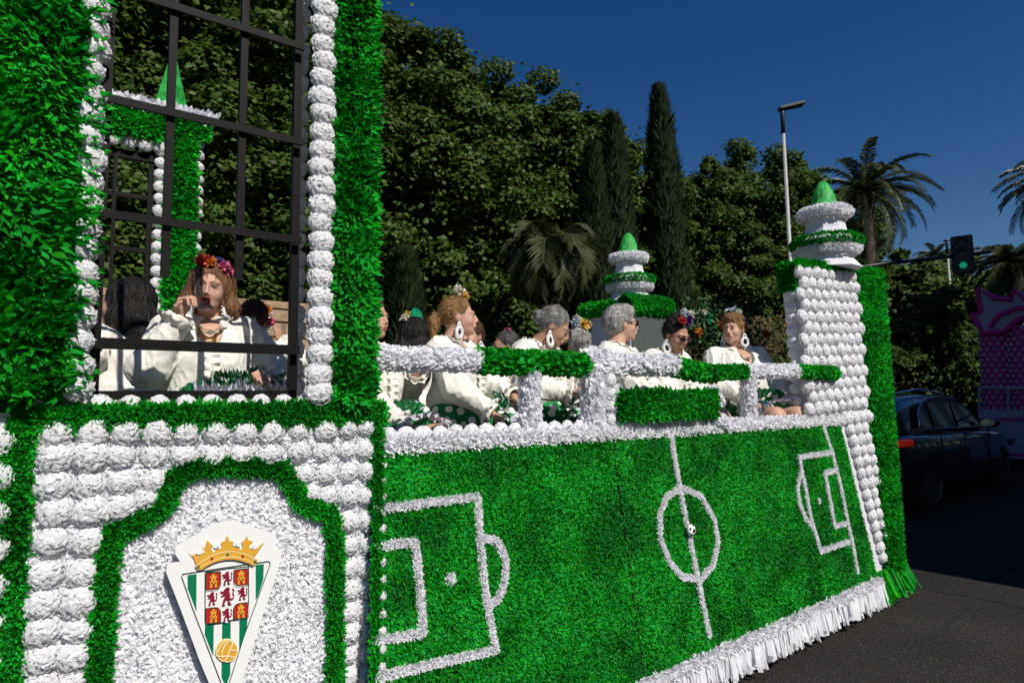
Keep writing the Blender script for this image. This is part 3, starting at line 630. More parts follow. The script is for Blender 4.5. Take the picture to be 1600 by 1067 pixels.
# ---- palms
def palm_crown(seed, nf, L, droop=1., up=.9, leaf=.42):
    r = random.Random(seed); V = []; Fc = []
    for f in range(nf):
        a = f*2.39996+r.uniform(-.2, .2); e = up-(f/nf)*1.7*droop+r.uniform(-.15, .15); l = L*r.uniform(.85, 1.1); p = np.array((0, 0, 0.)); pts = [p]; el = e
        for i in range(14):
            p = p+np.array((math.cos(a)*math.cos(el), math.sin(a)*math.cos(el), math.sin(el)))*l/14; pts.append(p); el -= .095*droop*(1+.5*i/14)
        side = np.array((-math.sin(a), math.cos(a), 0)); b = len(V)
        for i, q in enumerate(pts): w = .035*(1-i/15); V += [q-side*w, q+side*w]
        Fc += [(b+2*i, b+2*i+1, b+2*i+3, b+2*i+2) for i in range(14)]
        for i in range(2, 56):
            s = i/56*14; k = min(int(s), 13); q = pts[k]+(pts[k+1]-pts[k])*(s-k); d = nrm(pts[k+1]-pts[k]); ll = leaf*(1.1-.75*abs(i/56-.4)**1.3*1.6)*r.uniform(.85, 1.1)
            for sg in (-1, 1):
                dd = nrm(side*sg*.8+d*.75+np.array((0, 0, .25-.5*r.random()*droop))); w = d*.022*L/3; b = len(V)
                V += [q-w, q+w, q+dd*ll*.6+w*.8, q+dd*ll+np.array((0, 0, -.08))]; Fc += [(b, b+1, b+2, b+3)]
    return V, Fc
def palm(px, py, D, L, label, trunk_r=.28, droop=1., nf=46, up=1.1):
    c = atd(px, py, D); t = thing('palm_tree', label, 'palm', (c[0], c[1], 0), random.uniform(0, 6), 'palm trees')
    V, Fc = palm_crown(int(px), nf, L, droop, up); me = bpy.data.meshes.new('crown'); me.from_pydata([tuple(v+np.array((0, 0, c[2]))) for v in V], [], Fc); link('crown', me, M['frond'], t)
    m = MB(); h = c[2]; m.lathe([(trunk_r*(1.15-.2*z+.1*((i % 2))), z*h) for i, z in enumerate(np.linspace(-.02, .93, 40))]+[(trunk_r*1.35, h*.955), (trunk_r*1.5, h*.98), (trunk_r*.8, h+.1)], n=12)
    m.build('trunk', M['bark'], t, smooth=True)
palm(1352, 302, 27, 3.1, 'large palm with a full round crown behind the front minaret')
palm(1668, 285, 24, 2.7, 'palm cut off by the right edge, high above the pink float')
palm(1583, 412, 30, 2.6, 'palm standing behind the star topped pink float')
palm(1462, 402, 60, 2.2, 'small distant palm between the traffic light and the tower')
palm(860, 392, 12.2, 1.25, 'drooping fan of palm fronds among the dark trees behind the hand rail', .12, droop=1.35, nf=40, up=1.2)
# ---- dry twiggy bush behind the rear tower
def twigs(px, Y, h, w, n, label):
    t = thing('dry_bush', label, 'bush', (at_px(px, Y), Y, 0)); m = MB(); r = random.Random(px)
    for i in range(n):
        a = r.uniform(0, 6.28); b = np.array((r.uniform(-w, w)*.4, r.uniform(-.4, .4), 1.)); q = [b]; d = np.array((r.uniform(-.35, .35), r.uniform(-.2, .2), 1.))
        for j in range(5): q.append(q[-1]+d*h/6*r.uniform(.7, 1.1)); d = d+np.array((r.uniform(-.15, .15), r.uniform(-.1, .1), -.03))
        m.tube(q, [.014, .012, .01, .008, .006, .003], 4, cap=False)
    m.build('twigs', M['drybrush'], t); n2 = 9000; P = np.stack([rng.normal(0, w*.55, n2), rng.normal(0, .4, n2), 1.2+rng.uniform(0, 1, n2)**1.2*h*.8], 1)
    link('leaves', leaf_mesh('leaves', P, rng.normal(0, 1, (n2, 3)), .10, .05, M['drybrush']), None, t)
twigs(1165, 10.2, 3.2, 1.6, 60, 'brown twiggy bush behind the blonde woman at the end of the bench')
twigs(1085, 10.4, 2.8, 1.2, 40, 'brown twiggy bush behind the rear tower')
# ---- old stone wall beyond the road
M['stone'] = mat('sandstone', (.36, .25, .16), .9, noise=.35, nscale=9, bump=.7, bscale=14); M['mortar'] = mat('mortar', (.22, .17, .12), .95, noise=.3, nscale=10)
wl = thing('stone_wall', 'old tan stone wall under the trees seen through the window grille', 'wall', (0, 9.6, 0))
MB().box(-3.2, 3.6, 0, .5, -.1, 3.0).build('mortar_core', M['mortar'], wl); MB().box(-3.2, 3.6, -.06, .56, 3.0, 3.1).build('coping', M['stone'], wl)
stn = []
for k in range(4):
    m = MB(); w, h = .47, .21; e = .02; r = random.Random(k)
    v = [(-w/2, 0, -h/2), (w/2, 0, -h/2), (w/2, 0, h/2), (-w/2, 0, h/2)]+[(sx*(w/2-e)+r.uniform(-.01, .01), -.035, sz*(h/2-e)+r.uniform(-.008, .008)) for sx, sz in ((-1, -1), (1, -1), (1, 1), (-1, 1))]
    m.add(v, [(4, 5, 6, 7), (0, 1, 5, 4), (1, 2, 6, 5), (2, 3, 7, 6), (3, 0, 4, 7)]); me = m.mesh('stone'); me.materials.append(M['stone']); stn.append(me)
for j in range(13):
    for i in range(14):
        x = -3.0+i*.49+(.245 if j % 2 else 0)
        if x > 3.4: continue
        link('stone', random.choice(stn), parent=wl, loc=(x, 0, .2+j*.225))

# ================================================================== street furniture
M['steel'] = mat('galvanised_pole', (.42, .42, .42), .5, metal=.3, noise=.15, nscale=6); M['dark'] = mat('dark_grey_metal', (.03, .032, .035), .5)
M['lens_off'] = mat('unlit_lens', (.02, .012, .01), .3); M['lens_on'] = mat('green_signal', (.0, .25, .12), .3, emit=((.02, .65, .33), .22))
def lamp(px, py, D, label, arm, r=.075):
    c = atd(px, py, D); t = thing('street_lamp', label, 'street lamp', (c[0], c[1], 0), 0, 'street lamps'); h = c[2]
    MB().lathe([(r*1.5, 0), (r*1.5, .4), (r, .5), (r*.62, h-.7)], n=12).build('pole', M['steel'], t, smooth=True)
    MB().lathe([(r*.8, h-.7), (r*.8, h-.1), (r*.9, h)], n=12).build('pole_cap', M['dark'], t, smooth=True)
    d = cr*arm+np.array((0, 0, abs(arm)*.22)); a = np.array((0, 0, h)); s = nrm(np.cross(d, (0, 0, 1.)))*.17
    m = MB(); dd = nrm(d)
    m.prism([a-dd*.1-s*.7, a+d-s, a+d*1.03, a+d+s, a-dd*.1+s*.7], (0, 0, .09)); m.build('lamp_head', M['dark'], t, bevel=.02)
lamp(1222, 172, 18.5, 'tall grey street lamp with a flat dark head, left of the front minaret', .62)
lamp(1479, 377, 33, 'thin pale street lamp standing behind the traffic light', .8)
c = atd(1504, 399, 15.5); tl = thing('traffic_light', 'traffic light showing green, hung from a long black arm over the road', 'traffic light', (0, 0, 0))
e = atd(1270, 428, 15.0); e2 = atd(1545, 394, 15.8)
MB().tube([e, (e+c)/2+np.array((0, 0, .03)), c, e2], .045, 10).build('arm', M['dark'], tl, smooth=True)
MB().tube([(e[0], e[1], 0), (e[0], e[1], 2.5), e+np.array((0, 0, .2))], [.11, .1, .07], 12).build('pole', M['dark'], tl, smooth=True)
def face_frame(c, dirv):
    f = nrm(np.array((dirv[0], dirv[1], 0.))); r = np.array((-f[1], f[0], 0)); return f, r
f, r = face_frame(c, -c); f, r = face_frame(c, -c*np.array((1, 1, 0))); U = np.array((0, 0, 1.)); c = c-f*0+f*.12
def rbox(c, r, f, w, d, h, rad=.05):
    pts = []
    for sx, sz, a0 in ((1, 1, 0), (-1, 1, 90), (-1, -1, 180), (1, -1, 270)):
        for k in range(4):
            a = R(a0+k*30); pts.append(c+r*(sx*(w/2-rad)+rad*math.cos(a))+U*(sz*(h/2-rad)+rad*math.sin(a))-f*d/2)
    return MB().prism(pts, f*d)
rbox(c, r, f, .36, .12, .86).build('housing', M['dark'], tl)
bpc = rbox(c-f*.07, r, f, .45, .01, .95); bpc.build('backplate', M['dark'], tl)
M['rim'] = mat('pale_edge', (.35, .38, .42), .5); 
for i in range(3):
    q = c+U*(.27-.27*i)+f*.062; k = [q+r*.08*math.cos(t)+U*.08*math.sin(t) for t in np.arange(16)*2*PI/16]
    MB().prism(k, f*.012).build('lens', M['lens_on' if i == 2 else 'lens_off'], tl)
    v = MB(); A = np.linspace(-.1, PI+.1, 9); ia = [q+r*.115*math.cos(t)+U*.115*math.sin(t) for t in A]; 
    v.add(ia+[p+f*.17-U*.02 for p in ia], [(j, j+1, j+10, j+9) for j in range(8)]); v.build('visor', M['dark'], tl)

# ================================================================== dark car
M['carpaint'] = mat('black_car_paint', (.004, .004, .005), .22, spec=.6, coat=1.); M['carglass'] = mat('tinted_glass', (.008, .009, .011), .04, spec=.7)
M['rubber'] = mat('tyre_rubber', (.012, .012, .012), .85); M['alloy'] = mat('alloy_rim', (.25, .25, .26), .35, metal=.8); M['chrome'] = mat('chrome_strip', (.6, .6, .62), .15, metal=1)
M['tail'] = mat('tail_lamp', (.35, .008, .006), .15, spec=.6, emit=((.8, .02, .01), .12)); M['mirror'] = mat('mirror_glass', (.7, .6, .4), .1, metal=.9)
p1 = atd(1412, 690, 8.3); p2 = atd(1552, 660, 10.9); hd = math.atan2(p2[1]-p1[1], p2[0]-p1[0])
car = thing('parked_car', 'black hatchback car with a red tail lamp in the shade beyond the float', 'car', (p1[0], p1[1], 0), hd)
# local: x forward from the rear bumper, y left (so the near side is y = -0.0 .. ), z up
W2 = .90
sec = [(0, .42, .86, .80), (.05, .33, .98, .86), (.25, .26, 1.04, .90), (.9, .24, 1.02, .92), (1.8, .22, .99, .92), (2.8, .22, .97, .92), (3.3, .24, .95, .91), (3.9, .28, .88, .88), (4.25, .33, .78, .80), (4.35, .40, .68, .70)]
def carbody():
    m = MB(); V = []; 
    for x, zb, zt, w in sec:
        half = [(w*.86, zb), (w*.98, zb+.12), (w, zb+.3*(zt-zb)), (w*.985, zb+.62*(zt-zb)), (w*.97, zb+.85*(zt-zb)), (w*.90, zt), (w*.5, zt+.02)]
        ring = [(x, y, z) for y, z in half]+[(x, -y, z) for y, z in half[::-1]]; V += ring
    n = 14; Fc = [(i*n+j, i*n+(j+1) % n, (i+1)*n+(j+1) % n, (i+1)*n+j) for i in range(len(sec)-1) for j in range(n)]+[tuple(range(n))[::-1], tuple(range((len(sec)-1)*n, len(sec)*n))]
    m.add(V, Fc); return m
def sub(o, l=2):
    s = o.modifiers.new('subdivision', 'SUBSURF'); s.levels = s.render_levels = l; return o
car.scale = (1.30, 1.12, 1.07)
bd = sub(carbody().build('body', M['carpaint'], car, smooth=True)); bd.location = (0, W2, 0)
gs = [(.12, 1.0, 1.12, .80), (.35, 1.0, 1.40, .76), (.9, 1.0, 1.50, .74), (1.6, 1.0, 1.52, .74), (2.2, 1.0, 1.47, .74), (2.85, .98, 1.2, .78), (3.25, .95, 1.0, .82)]
m = MB(); V = []
for x, zb, zt, w in gs:
    half = [(w+.06, zb-.05), (w+.045, zb+.02), (w, zb+(zt-zb)*.55), (w*.9, zt-.05*(zt-zb)), (w*.7, zt), (w*.3, zt+.015)]; V += [(x, y, z) for y, z in half]+[(x, -y, z) for y, z in half[::-1]]
n = 12; m.add(V, [(i*n+j, i*n+(j+1) % n, (i+1)*n+(j+1) % n, (i+1)*n+j) for i in range(len(gs)-1) for j in range(n)]+[tuple(range(n))[::-1], tuple(range((len(gs)-1)*n, len(gs)*n))])
rf = sub(m.build('roof', M['carpaint'], car, smooth=True)); rf.location = (0, W2, 0)
def side(s, x, z): w = .845-(z-1.0)*.24; return (x, W2+s*(w+.012), z)
for s in (-1, 1):
    wins = [[(.62, 1.06), (1.02, 1.06), (1.02, 1.40), (.86, 1.38), (.70, 1.22)], [(1.08, 1.05), (1.80, 1.04), (1.80, 1.44), (1.5, 1.45), (1.08, 1.42)], [(1.88, 1.04), (2.78, 1.02), (2.55, 1.18), (2.2, 1.36), (1.88, 1.435)]]
    for wpts in wins: MB().prism([side(s, *p) for p in wpts], (0, -s*.02, 0)).build('side_window', M['carglass'], car)
    MB().tube([side(s, *p) for p in [(.62, 1.04), (1.8, 1.02), (2.84, 1.0), (2.5, 1.22), (2.1, 1.42), (1.6, 1.475), (1.0, 1.44), (.72, 1.26), (.62, 1.04)]], .012, 6).build('window_trim', M['chrome'], car, smooth=True)
    MB().ball((2.62, W2+s*1.0, 1.06), (.09, .13, .075), 14, 9).build('door_mirror', M['carpaint'], car, smooth=True)
    MB().prism([(2.53, W2+s*(1.0+.09*math.cos(t)), 1.06+.055*math.sin(t)) for t in np.arange(12)*PI/6], (-.005, 0, 0)).build('mirror_glass', M['mirror'], car)
    MB().box(-.01, .28, W2+s*.84-.06, W2+s*.84+.06, .86, .945).build('tail_lamp', M['tail'], car, bevel=.02)
    MB().box(4.05, 4.32, W2+s*.72-.13, W2+s*.72+.13, .62, .72).build('headlight', M['carglass'], car, bevel=.02)
    for x in (1.05, 1.85, 2.80): MB().box(x-.004, x+.004, W2+s*.918-.006, W2+s*.918+.006, .35, .98).build('door_seam', M['rubber'], car)
    for x in (1.2, 2.0): MB().box(x, x+.18, W2+s*.93-.012, W2+s*.93+.012, .86, .885).build('door_handle', M['chrome'], car, bevel=.008)
    MB().tube([(.5, W2+s*.62, 1.515), (1.2, W2+s*.63, 1.575), (2.1, W2+s*.61, 1.51)], .014, 6).build('roof_rail', M['chrome'], car)
    for x in (.78, 3.45):
        w = MB().lathe([(.2, -.1), (.31, -.1), (.335, -.06), (.335, .06), (.31, .1), (.2, .1)], n=28).build('wheel', M['rubber'], car, smooth=False); w.location = (x, W2+s*.80, .335); w.rotation_euler = (PI/2, 0, 0)
        rm_ = MB().lathe([(.0, -.085), (.05, -.11), (.2, -.085), (.215, -.105), (.215, .105), (.2, .085), (0, .09)], n=10).build('rim', M['alloy'], w)
MB().box(-.035, .0, W2-.45, W2+.45, .62, .66).build('rear_bumper_strip', M['chrome'], car)
# ================================================================== pink float further down the road
M['pink'] = mat('pink_paper', (.62, .03, .26), .7, noise=.3, nscale=9, island=.2); M['shaded_w'] = mat('shade_tinted_white_paper', (.38, .34, .43), .8, noise=.1, nscale=6)  # second one: white paper with the float's lilac shade put into its colour
XP = 16.5
pf = thing('pink_float', 'pink and white carnival float with a star-topped arch, further down the road in the shade', 'parade float')
q = lambda px, py: onX(px, py, XP)
y0 = q(1528, 640)[1]; y1 = q(1760, 640)[1]
zt = q(1560, 640)[2]; MB().prism([(XP, y0, .25), (XP, y1, .25), (XP, y1, zt), (XP, y0, zt)], (6, 0, 0)).build('base', M['shaded_w'], pf)
for zz, hh in ((zt-.22, .05), (.3, .06)): MB().prism([(XP-.03, y0+.02, zz), (XP-.03, y1, zz), (XP-.03, y1, zz+hh), (XP-.03, y0+.02, zz+hh)], (.03, 0, 0)).build('pink_stripe', M['pink'], pf)
tr_ = [q(1528, 606), q(1760, 606)]; MB().tube(tr_, .03, 6).build('hand_rail', M['shaded_w'], pf)
for px in (1530, 1575, 1620): MB().tube([q(px, 606), q(px, 640)], .03, 6).build('rail_post', M['shaded_w'], pf)
for px in (1553, 1597, 1680):
    a = q(px, 642); b = q(px-8, 508); a[0] += .3; b[0] += .3
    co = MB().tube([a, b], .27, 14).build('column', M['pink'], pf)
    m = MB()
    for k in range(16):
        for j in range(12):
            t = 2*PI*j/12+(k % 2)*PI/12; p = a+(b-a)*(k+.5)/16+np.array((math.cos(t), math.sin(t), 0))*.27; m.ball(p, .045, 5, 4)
    m.build('white_dots', M['shaded_w'], co, kind='stuff')
outl = [(1518, 492), (1533, 488), (1527, 450), (1556, 466), (1580, 468), (1586, 452), (1600, 466), (1640, 452), (1640, 500), (1612, 492), (1590, 500), (1570, 518), (1536, 520), (1528, 505)]
pts = [q(*p) for p in outl]; ar = MB().prism(pts, (.5, 0, 0)).build('star_arch', M['shaded_w'], pf)
MB().tube([p-np.array((.02, 0, 0)) for p in pts+[pts[0]]], .055, 8).build('pink_border', M['pink'], ar)
blossom_later = q(1532, 494)
MB().tube([q(*p)-np.array((.05, 0, 0)) for p in ((1548, 512), (1562, 492), (1590, 482), (1640, 478))], .05, 8).build('pink_border', M['pink'], ar)

# ================================================================== crest board (flat printed board on the petal field)
M['print_white'] = mat('printed_white', (.74, .74, .73), .35); M['print_green'] = mat('printed_green', (.0, .16, .065), .35); M['print_dark'] = mat('printed_outline', (.008, .05, .03), .35)
M['print_gold'] = mat('printed_gold', (.62, .33, .035), .35); M['print_red'] = mat('printed_red', (.40, .015, .012), .35); M['print_maroon'] = mat('printed_maroon', (.22, .008, .03), .35); M['print_pale'] = mat('printed_pale_gold', (.85, .72, .45), .35)
YC = 2.385
def cz(x, y, k=0):                          # crest pixels (x4 enlargement of the photograph from 250, 800)
    return onY(250+x/3.995, 800+y/3.995, YC)*np.array((1, 0, 1))+np.array((0, YC-.0012*k, 0))
cb = MB().prism([cz(*p) for p in [(95, 215), (180, 165), (290, 110), (350, 70), (430, 52), (480, 55), (560, 85), (640, 110), (715, 135), (735, 175), (718, 232), (765, 228), (745, 330), (700, 470), (640, 650), (570, 870), (500, 1100), (462, 1260), (410, 1280), (385, 1230), (330, 1120), (250, 930), (150, 660), (80, 480), (38, 375), (45, 322), (128, 310), (95, 262)]], (0, .012, 0)).build('crest_board', M['print_white'], FL)
lyr = [0]
def flat(polys, m, name, k):
    mb = MB()
    for p in polys: 
        P = [cz(a, b, k) for a, b in p]; mb.prism(P, (0, .0008, 0))
    return mb.build(name, M[m], cb)
def strokes(pl, w, m, name, k):
    out = []
    for a, b in zip(pl[:-1], pl[1:]):
        d = np.array((b[0]-a[0], b[1]-a[1]), float); d /= np.linalg.norm(d); s = np.array((-d[1], d[0]))*w/2; e = d*w*.3
        out.append([(a[0]-s[0]-e[0], a[1]-s[1]-e[1]), (b[0]-s[0]+e[0], b[1]-s[1]+e[1]), (b[0]+s[0]+e[0], b[1]+s[1]+e[1]), (a[0]+s[0]-e[0], a[1]+s[1]-e[1])])
    mb = MB()
    for i, p in enumerate(out): mb.prism([cz(x_, y_, k+.02*i) for x_, y_ in p], (0, .0006, 0))
    return mb.build(name, M[m], cb)
# stripes inside the triangle
flat([[(172, 392), (228, 384), (226, 620), (205, 560), (172, 475)], [(597, 328), (648, 322), (644, 420), (612, 520), (597, 550)],
      [(281, 700), (336, 695), (332, 898), (300, 815), (279, 762)], [(388, 690), (441, 682), (438, 1010), (412, 1085), (383, 1030)], [(495, 670), (547, 655), (540, 735), (500, 850), (494, 862)]], 'print_green', 'green_stripes', 1)
tri = [(134, 400), (140, 384), (400, 344), (676, 304), (686, 312), (682, 335), (640, 450), (520, 780), (425, 1080), (404, 1118), (385, 1075), (300, 850), (200, 590), (134, 400)]
strokes(tri, 5, 'print_dark', 'triangle_outline', 3)
# quartered shield
sh = [(281, 372), (415, 350), (551, 336), (551, 560), (545, 625), (520, 650), (470, 665), (438, 672), (418, 692), (395, 684), (340, 692), (300, 695), (280, 680), (281, 372)]
flat([sh[:-1]], 'print_white', 'shield_field', 2); strokes(sh, 5, 'print_dark', 'shield_outline', 4)
def quart(x0, y0, x1, y1, cor, k=4):        # red quarter with one or more rounded corners
    sl = -(.11); r_ = 34; P = []
    for i, (cx, cy, a0) in enumerate(((x0, y0, 180), (x1, y0, 270), (x1, y1, 0), (x0, y1, 90))):
        sx = 1 if cx == x0 else -1; sy = 1 if cy == y0 else -1; rr = r_ if i == cor else 6
        for t in range(5): a = R(a0+t*22.5); P.append((cx+sx*rr+rr*math.cos(a), cy+sy*rr+rr*math.sin(a)))
    return [(a, b+sl*(a-x0)) for a, b in P]
qs = [(285, 376, 376, 484, 2), (458, 356, 548, 458, 3), (283, 596, 376, 692, 1), (456, 568, 546, 664, 0)]
flat([quart(a+2, b+2, c_-2, d_-2, e_) for a, b, c_, d_, e_ in qs], 'print_red', 'red_quarters', 5)
for a, b, c_, d_, e_ in qs: strokes(quart(a, b, c_, d_, e_)+[quart(a, b, c_, d_, e_)[0]], 4, 'print_dark', 'quarter_outline', 7)
def castle(cx, cy, s=1.):
    b = [(-22, 44), (-20, 14), (-24, 12), (-24, 4), (-15, 2), (-15, -14), (-20, -17), (-20, -30), (-16, -30), (-16, -26), (-9, -26), (-9, -30), (-9, -42), (-5, -42), (-5, -37), (-2, -37), (-2, -42), (2, -42), (2, -37), (5, -37), (5, -42), (9, -42), (9, -26), (16, -26), (16, -30), (20, -30), (20, -17), (15, -14), (15, 2), (24, 4), (24, 12), (20, 14), (22, 44), (8, 44), (8, 26), (4, 20), (-4, 20), (-8, 26), (-8, 44)]
    return [(cx+x*s, cy+y*s-.11*x*s) for x, y in b]
cc = [castle(330, 422, 1.0), castle(503, 400, 1.0), castle(330, 640, .98), castle(501, 610, 1.0)]
for c1_ in cc: flat([c1_], 'print_gold', 'gold_castle', 8)
flat([[(x-4, y), (x+4, y), (x+4, y+9), (x-4, y+9)] for cx, cy in ((330, 422), (503, 400), (330, 640), (501, 610)) for x, y in ((cx, cy-12), (cx-10, cy+8), (cx+10, cy+7))], 'print_red', 'castle_windows', 10)
def lion(cx, cy, s=1.):                      # rampant beast, facing left
    b = [(-6, -42), (2, -48), (12, -44), (15, -34), (12, -24), (17, -12), (16, 2), (20, 12), (14, 22), (18, 34), (26, 38), (10, 42), (4, 32), (6, 20), (0, 12), (-8, 22), (-12, 34), (-6, 42), (-24, 42), (-20, 26), (-16, 10), (-8, 0), (-10, -8), (-22, -2), (-30, -8), (-22, -10), (-12, -18), (-26, -20), (-34, -30), (-24, -30), (-12, -28), (-14, -36)]
    return [(cx+x*s, cy+y*s-.11*x*s) for x, y in b]
def tailp(cx, cy, s): return [(cx+x*s, cy+y*s) for x, y in ((18, 8), (28, 4), (32, -8), (26, -18), (32, -30), (26, -40), (30, -44), (38, -32), (32, -18), (37, -6), (32, 10), (20, 14))]
ls = [(415, 410, .92), (414, 525, 1.28), (322, 537, .92), (511, 505, .88), (414, 637, .9)]
flat([f_(*a_) for a_ in ls for f_ in (lion, tailp)], 'print_maroon', 'red_lions', 6)
# gold ball on the stripes
flat([[(414+72*math.cos(t), 858+74*math.sin(t)) for t in np.arange(32)*2*PI/32]], 'print_pale', 'ball_rim', 6)
flat([[(414+64*math.cos(t), 858+66*math.sin(t)) for t in np.arange(32)*2*PI/32]], 'print_gold', 'ball_gold', 7)
for pl in ([(352, 890), (385, 895), (420, 888), (445, 898), (462, 895)], [(385, 893), (384, 860), (400, 825), (425, 795)], [(420, 888), (430, 850), (450, 815), (440, 797)], [(430, 850), (478, 860)], [(355, 868), (372, 826), (405, 796)], [(420, 888), (400, 922)]): strokes(pl, 6, 'print_pale', 'ball_seam', 9)
# crown
arc = lambda y0, y1: [(x, y0+(y1-y0)*0-58*(1-((x-412)/190)**2)+(-.10)*(x-412)+y1*0) for x in np.linspace(235, 590, 12)]
up_ = [(x, 322-.09*(x-412)-62*(1-((x-412)/178.)**2)) for x in np.linspace(232, 590, 14)]
dn_ = [(x, 346-.09*(x-412)-62*(1-((x-412)/178.)**2)) for x in np.linspace(250, 578, 14)]
body_ = [(172, 246), (200, 268), (222, 255), (235, 285), (265, 240), (258, 218), (280, 222), (285, 190), (296, 172), (308, 192), (330, 205), (315, 222), (330, 250), (350, 232), (372, 225), (385, 212), (378, 185), (400, 180), (418, 140), (432, 178), (458, 182), (448, 208), (470, 218), (492, 222), (505, 236), (512, 208), (505, 182), (522, 178), (538, 144), (550, 172), (580, 180), (562, 195), (575, 232), (600, 215), (612, 220), (618, 205), (648, 188), (590, 270)]
flat([body_+up_[::-1][1:]+[(205, 280)]], 'print_gold', 'crown_points', 5)
for x, y in ((240, 250), (262, 240), (346, 210), (368, 212), (464, 196), (486, 200), (566, 212), (588, 216)):
    flat([[(x+(13+3*math.sin(3*t))*math.cos(t), y+13*math.sin(t)) for t in np.arange(12)*PI/6]], 'print_white', 'crown_gap', 6)
strokes(up_, 34, 'print_gold', 'crown_band', 7); strokes([(x, y-17) for x, y in up_], 4, 'print_pale', 'crown_band_line', 8); strokes([(x, y+16) for x, y in up_], 4, 'print_pale', 'crown_band_line', 8); strokes(dn_, 14, 'print_gold', 'crown_rim', 9)
for x, m_ in ((236, 'print_green'), (320, 'print_red'), (418, 'print_green'), (512, 'print_red'), (588, 'print_green')):
    y = 322-.09*(x-412)-62*(1-((x-412)/178.)**2); flat([[(x+9*math.cos(t), y+9*math.sin(t)) for t in np.arange(8)*PI/4]], m_, 'crown_jewel', 10)

# ================================================================== people: bodies from blended solids, extracted as one continuous surface
def smooth_noise(P, f, seed=0):
    """cheap band-limited noise at points"""
    r = np.random.default_rng(seed); out = 0
    for k in range(6):
        w = r.normal(0, 1, 3); w = w/np.linalg.norm(w)*f*r.uniform(.6, 1.5); q = r.normal(0, 1, 3); q = q/np.linalg.norm(q)*f*.5
        out = out+np.sin(P@w+r.uniform(0, 6)+1.6*np.sin(P@q+r.uniform(0, 6)))
    return out/6
class Solid:
    def __init__(s): s.p = []
    def cone(s, a, b, ra, rb=None, k=.02): s.p.append(('c', np.array(a, float), np.array(b, float), ra, ra if rb is None else rb, k, 1)); return s
    def ell(s, c, r, M_=None, k=.02, sub=0): s.p.append(('e', np.array(c, float), np.array(r, float), np.eye(3) if M_ is None else M_, None, k, -1 if sub else 1)); return s
    def cut_cone(s, a, b, ra, rb, k=.008): s.p.append(('c', np.array(a, float), np.array(b, float), ra, rb, k, -1)); return s
    def mesh(s, name, h, disp=None):
        lo = []; hi = []
        for t, a, b, c, d, k, sg in s.p:
            if sg < 0: continue
            if t == 'c': m = max(c, d); lo.append(np.minimum(a, b)-m); hi.append(np.maximum(a, b)+m)
            else: e = np.sqrt(((c*b)**2).sum(1)); lo.append(a-e); hi.append(a+e)
        lo = np.min(lo, 0)-3*h-.02; hi = np.max(hi, 0)+3*h+.02; n = np.ceil((hi-lo)/h).astype(int)+1
        v = np.full(n, .5, np.float32)
        for t, a, b, c, d, k, sg in s.p:
            if t == 'c': m = max(c, d); l = np.minimum(a, b)-m; u = np.maximum(a, b)+m
            else: e = np.sqrt(((c*b)**2).sum(1)); l = a-e; u = a+e
            pad = k+2*h+.01; i0 = np.maximum(((l-pad-lo)/h).astype(int), 0); i1 = np.minimum(((u+pad-lo)/h).astype(int)+2, n)
            if (i1 <= i0).any(): continue
            X = (lo[0]+h*np.arange(i0[0], i1[0], dtype=np.float32))[:, None, None]; Y = (lo[1]+h*np.arange(i0[1], i1[1], dtype=np.float32))[None, :, None]; Z = (lo[2]+h*np.arange(i0[2], i1[2], dtype=np.float32))[None, None, :]
            if t == 'c':
                ba = b-a; L2 = max(ba@ba, 1e-9); tt = np.clip(((X-a[0])*ba[0]+(Y-a[1])*ba[1]+(Z-a[2])*ba[2])/L2, 0, 1)
                dd = np.sqrt((X-a[0]-ba[0]*tt)**2+(Y-a[1]-ba[1]*tt)**2+(Z-a[2]-ba[2]*tt)**2)-(c+(d-c)*tt)
            else:
                x_, y_, z_ = X-a[0], Y-a[1], Z-a[2]; q0 = x_*c[0, 0]+y_*c[1, 0]+z_*c[2, 0]; q1 = x_*c[0, 1]+y_*c[1, 1]+z_*c[2, 1]; q2 = x_*c[0, 2]+y_*c[1, 2]+z_*c[2, 2]
                k0 = np.sqrt((q0/b[0])**2+(q1/b[1])**2+(q2/b[2])**2); k1 = np.sqrt((q0/b[0]**2)**2+(q1/b[1]**2)**2+(q2/b[2]**2)**2)+1e-9; dd = k0*(k0-1)/k1
            w = v[i0[0]:i1[0], i0[1]:i1[1], i0[2]:i1[2]]
            if sg > 0: hh = np.maximum(k-np.abs(w-dd), 0)/k; w[...] = np.minimum(w, dd)-hh*hh*k*.25
            else: hh = np.maximum(k-np.abs(w+dd), 0)/k; w[...] = np.maximum(w, -dd)+hh*hh*k*.25
        return nets(name, v, lo, h, disp)
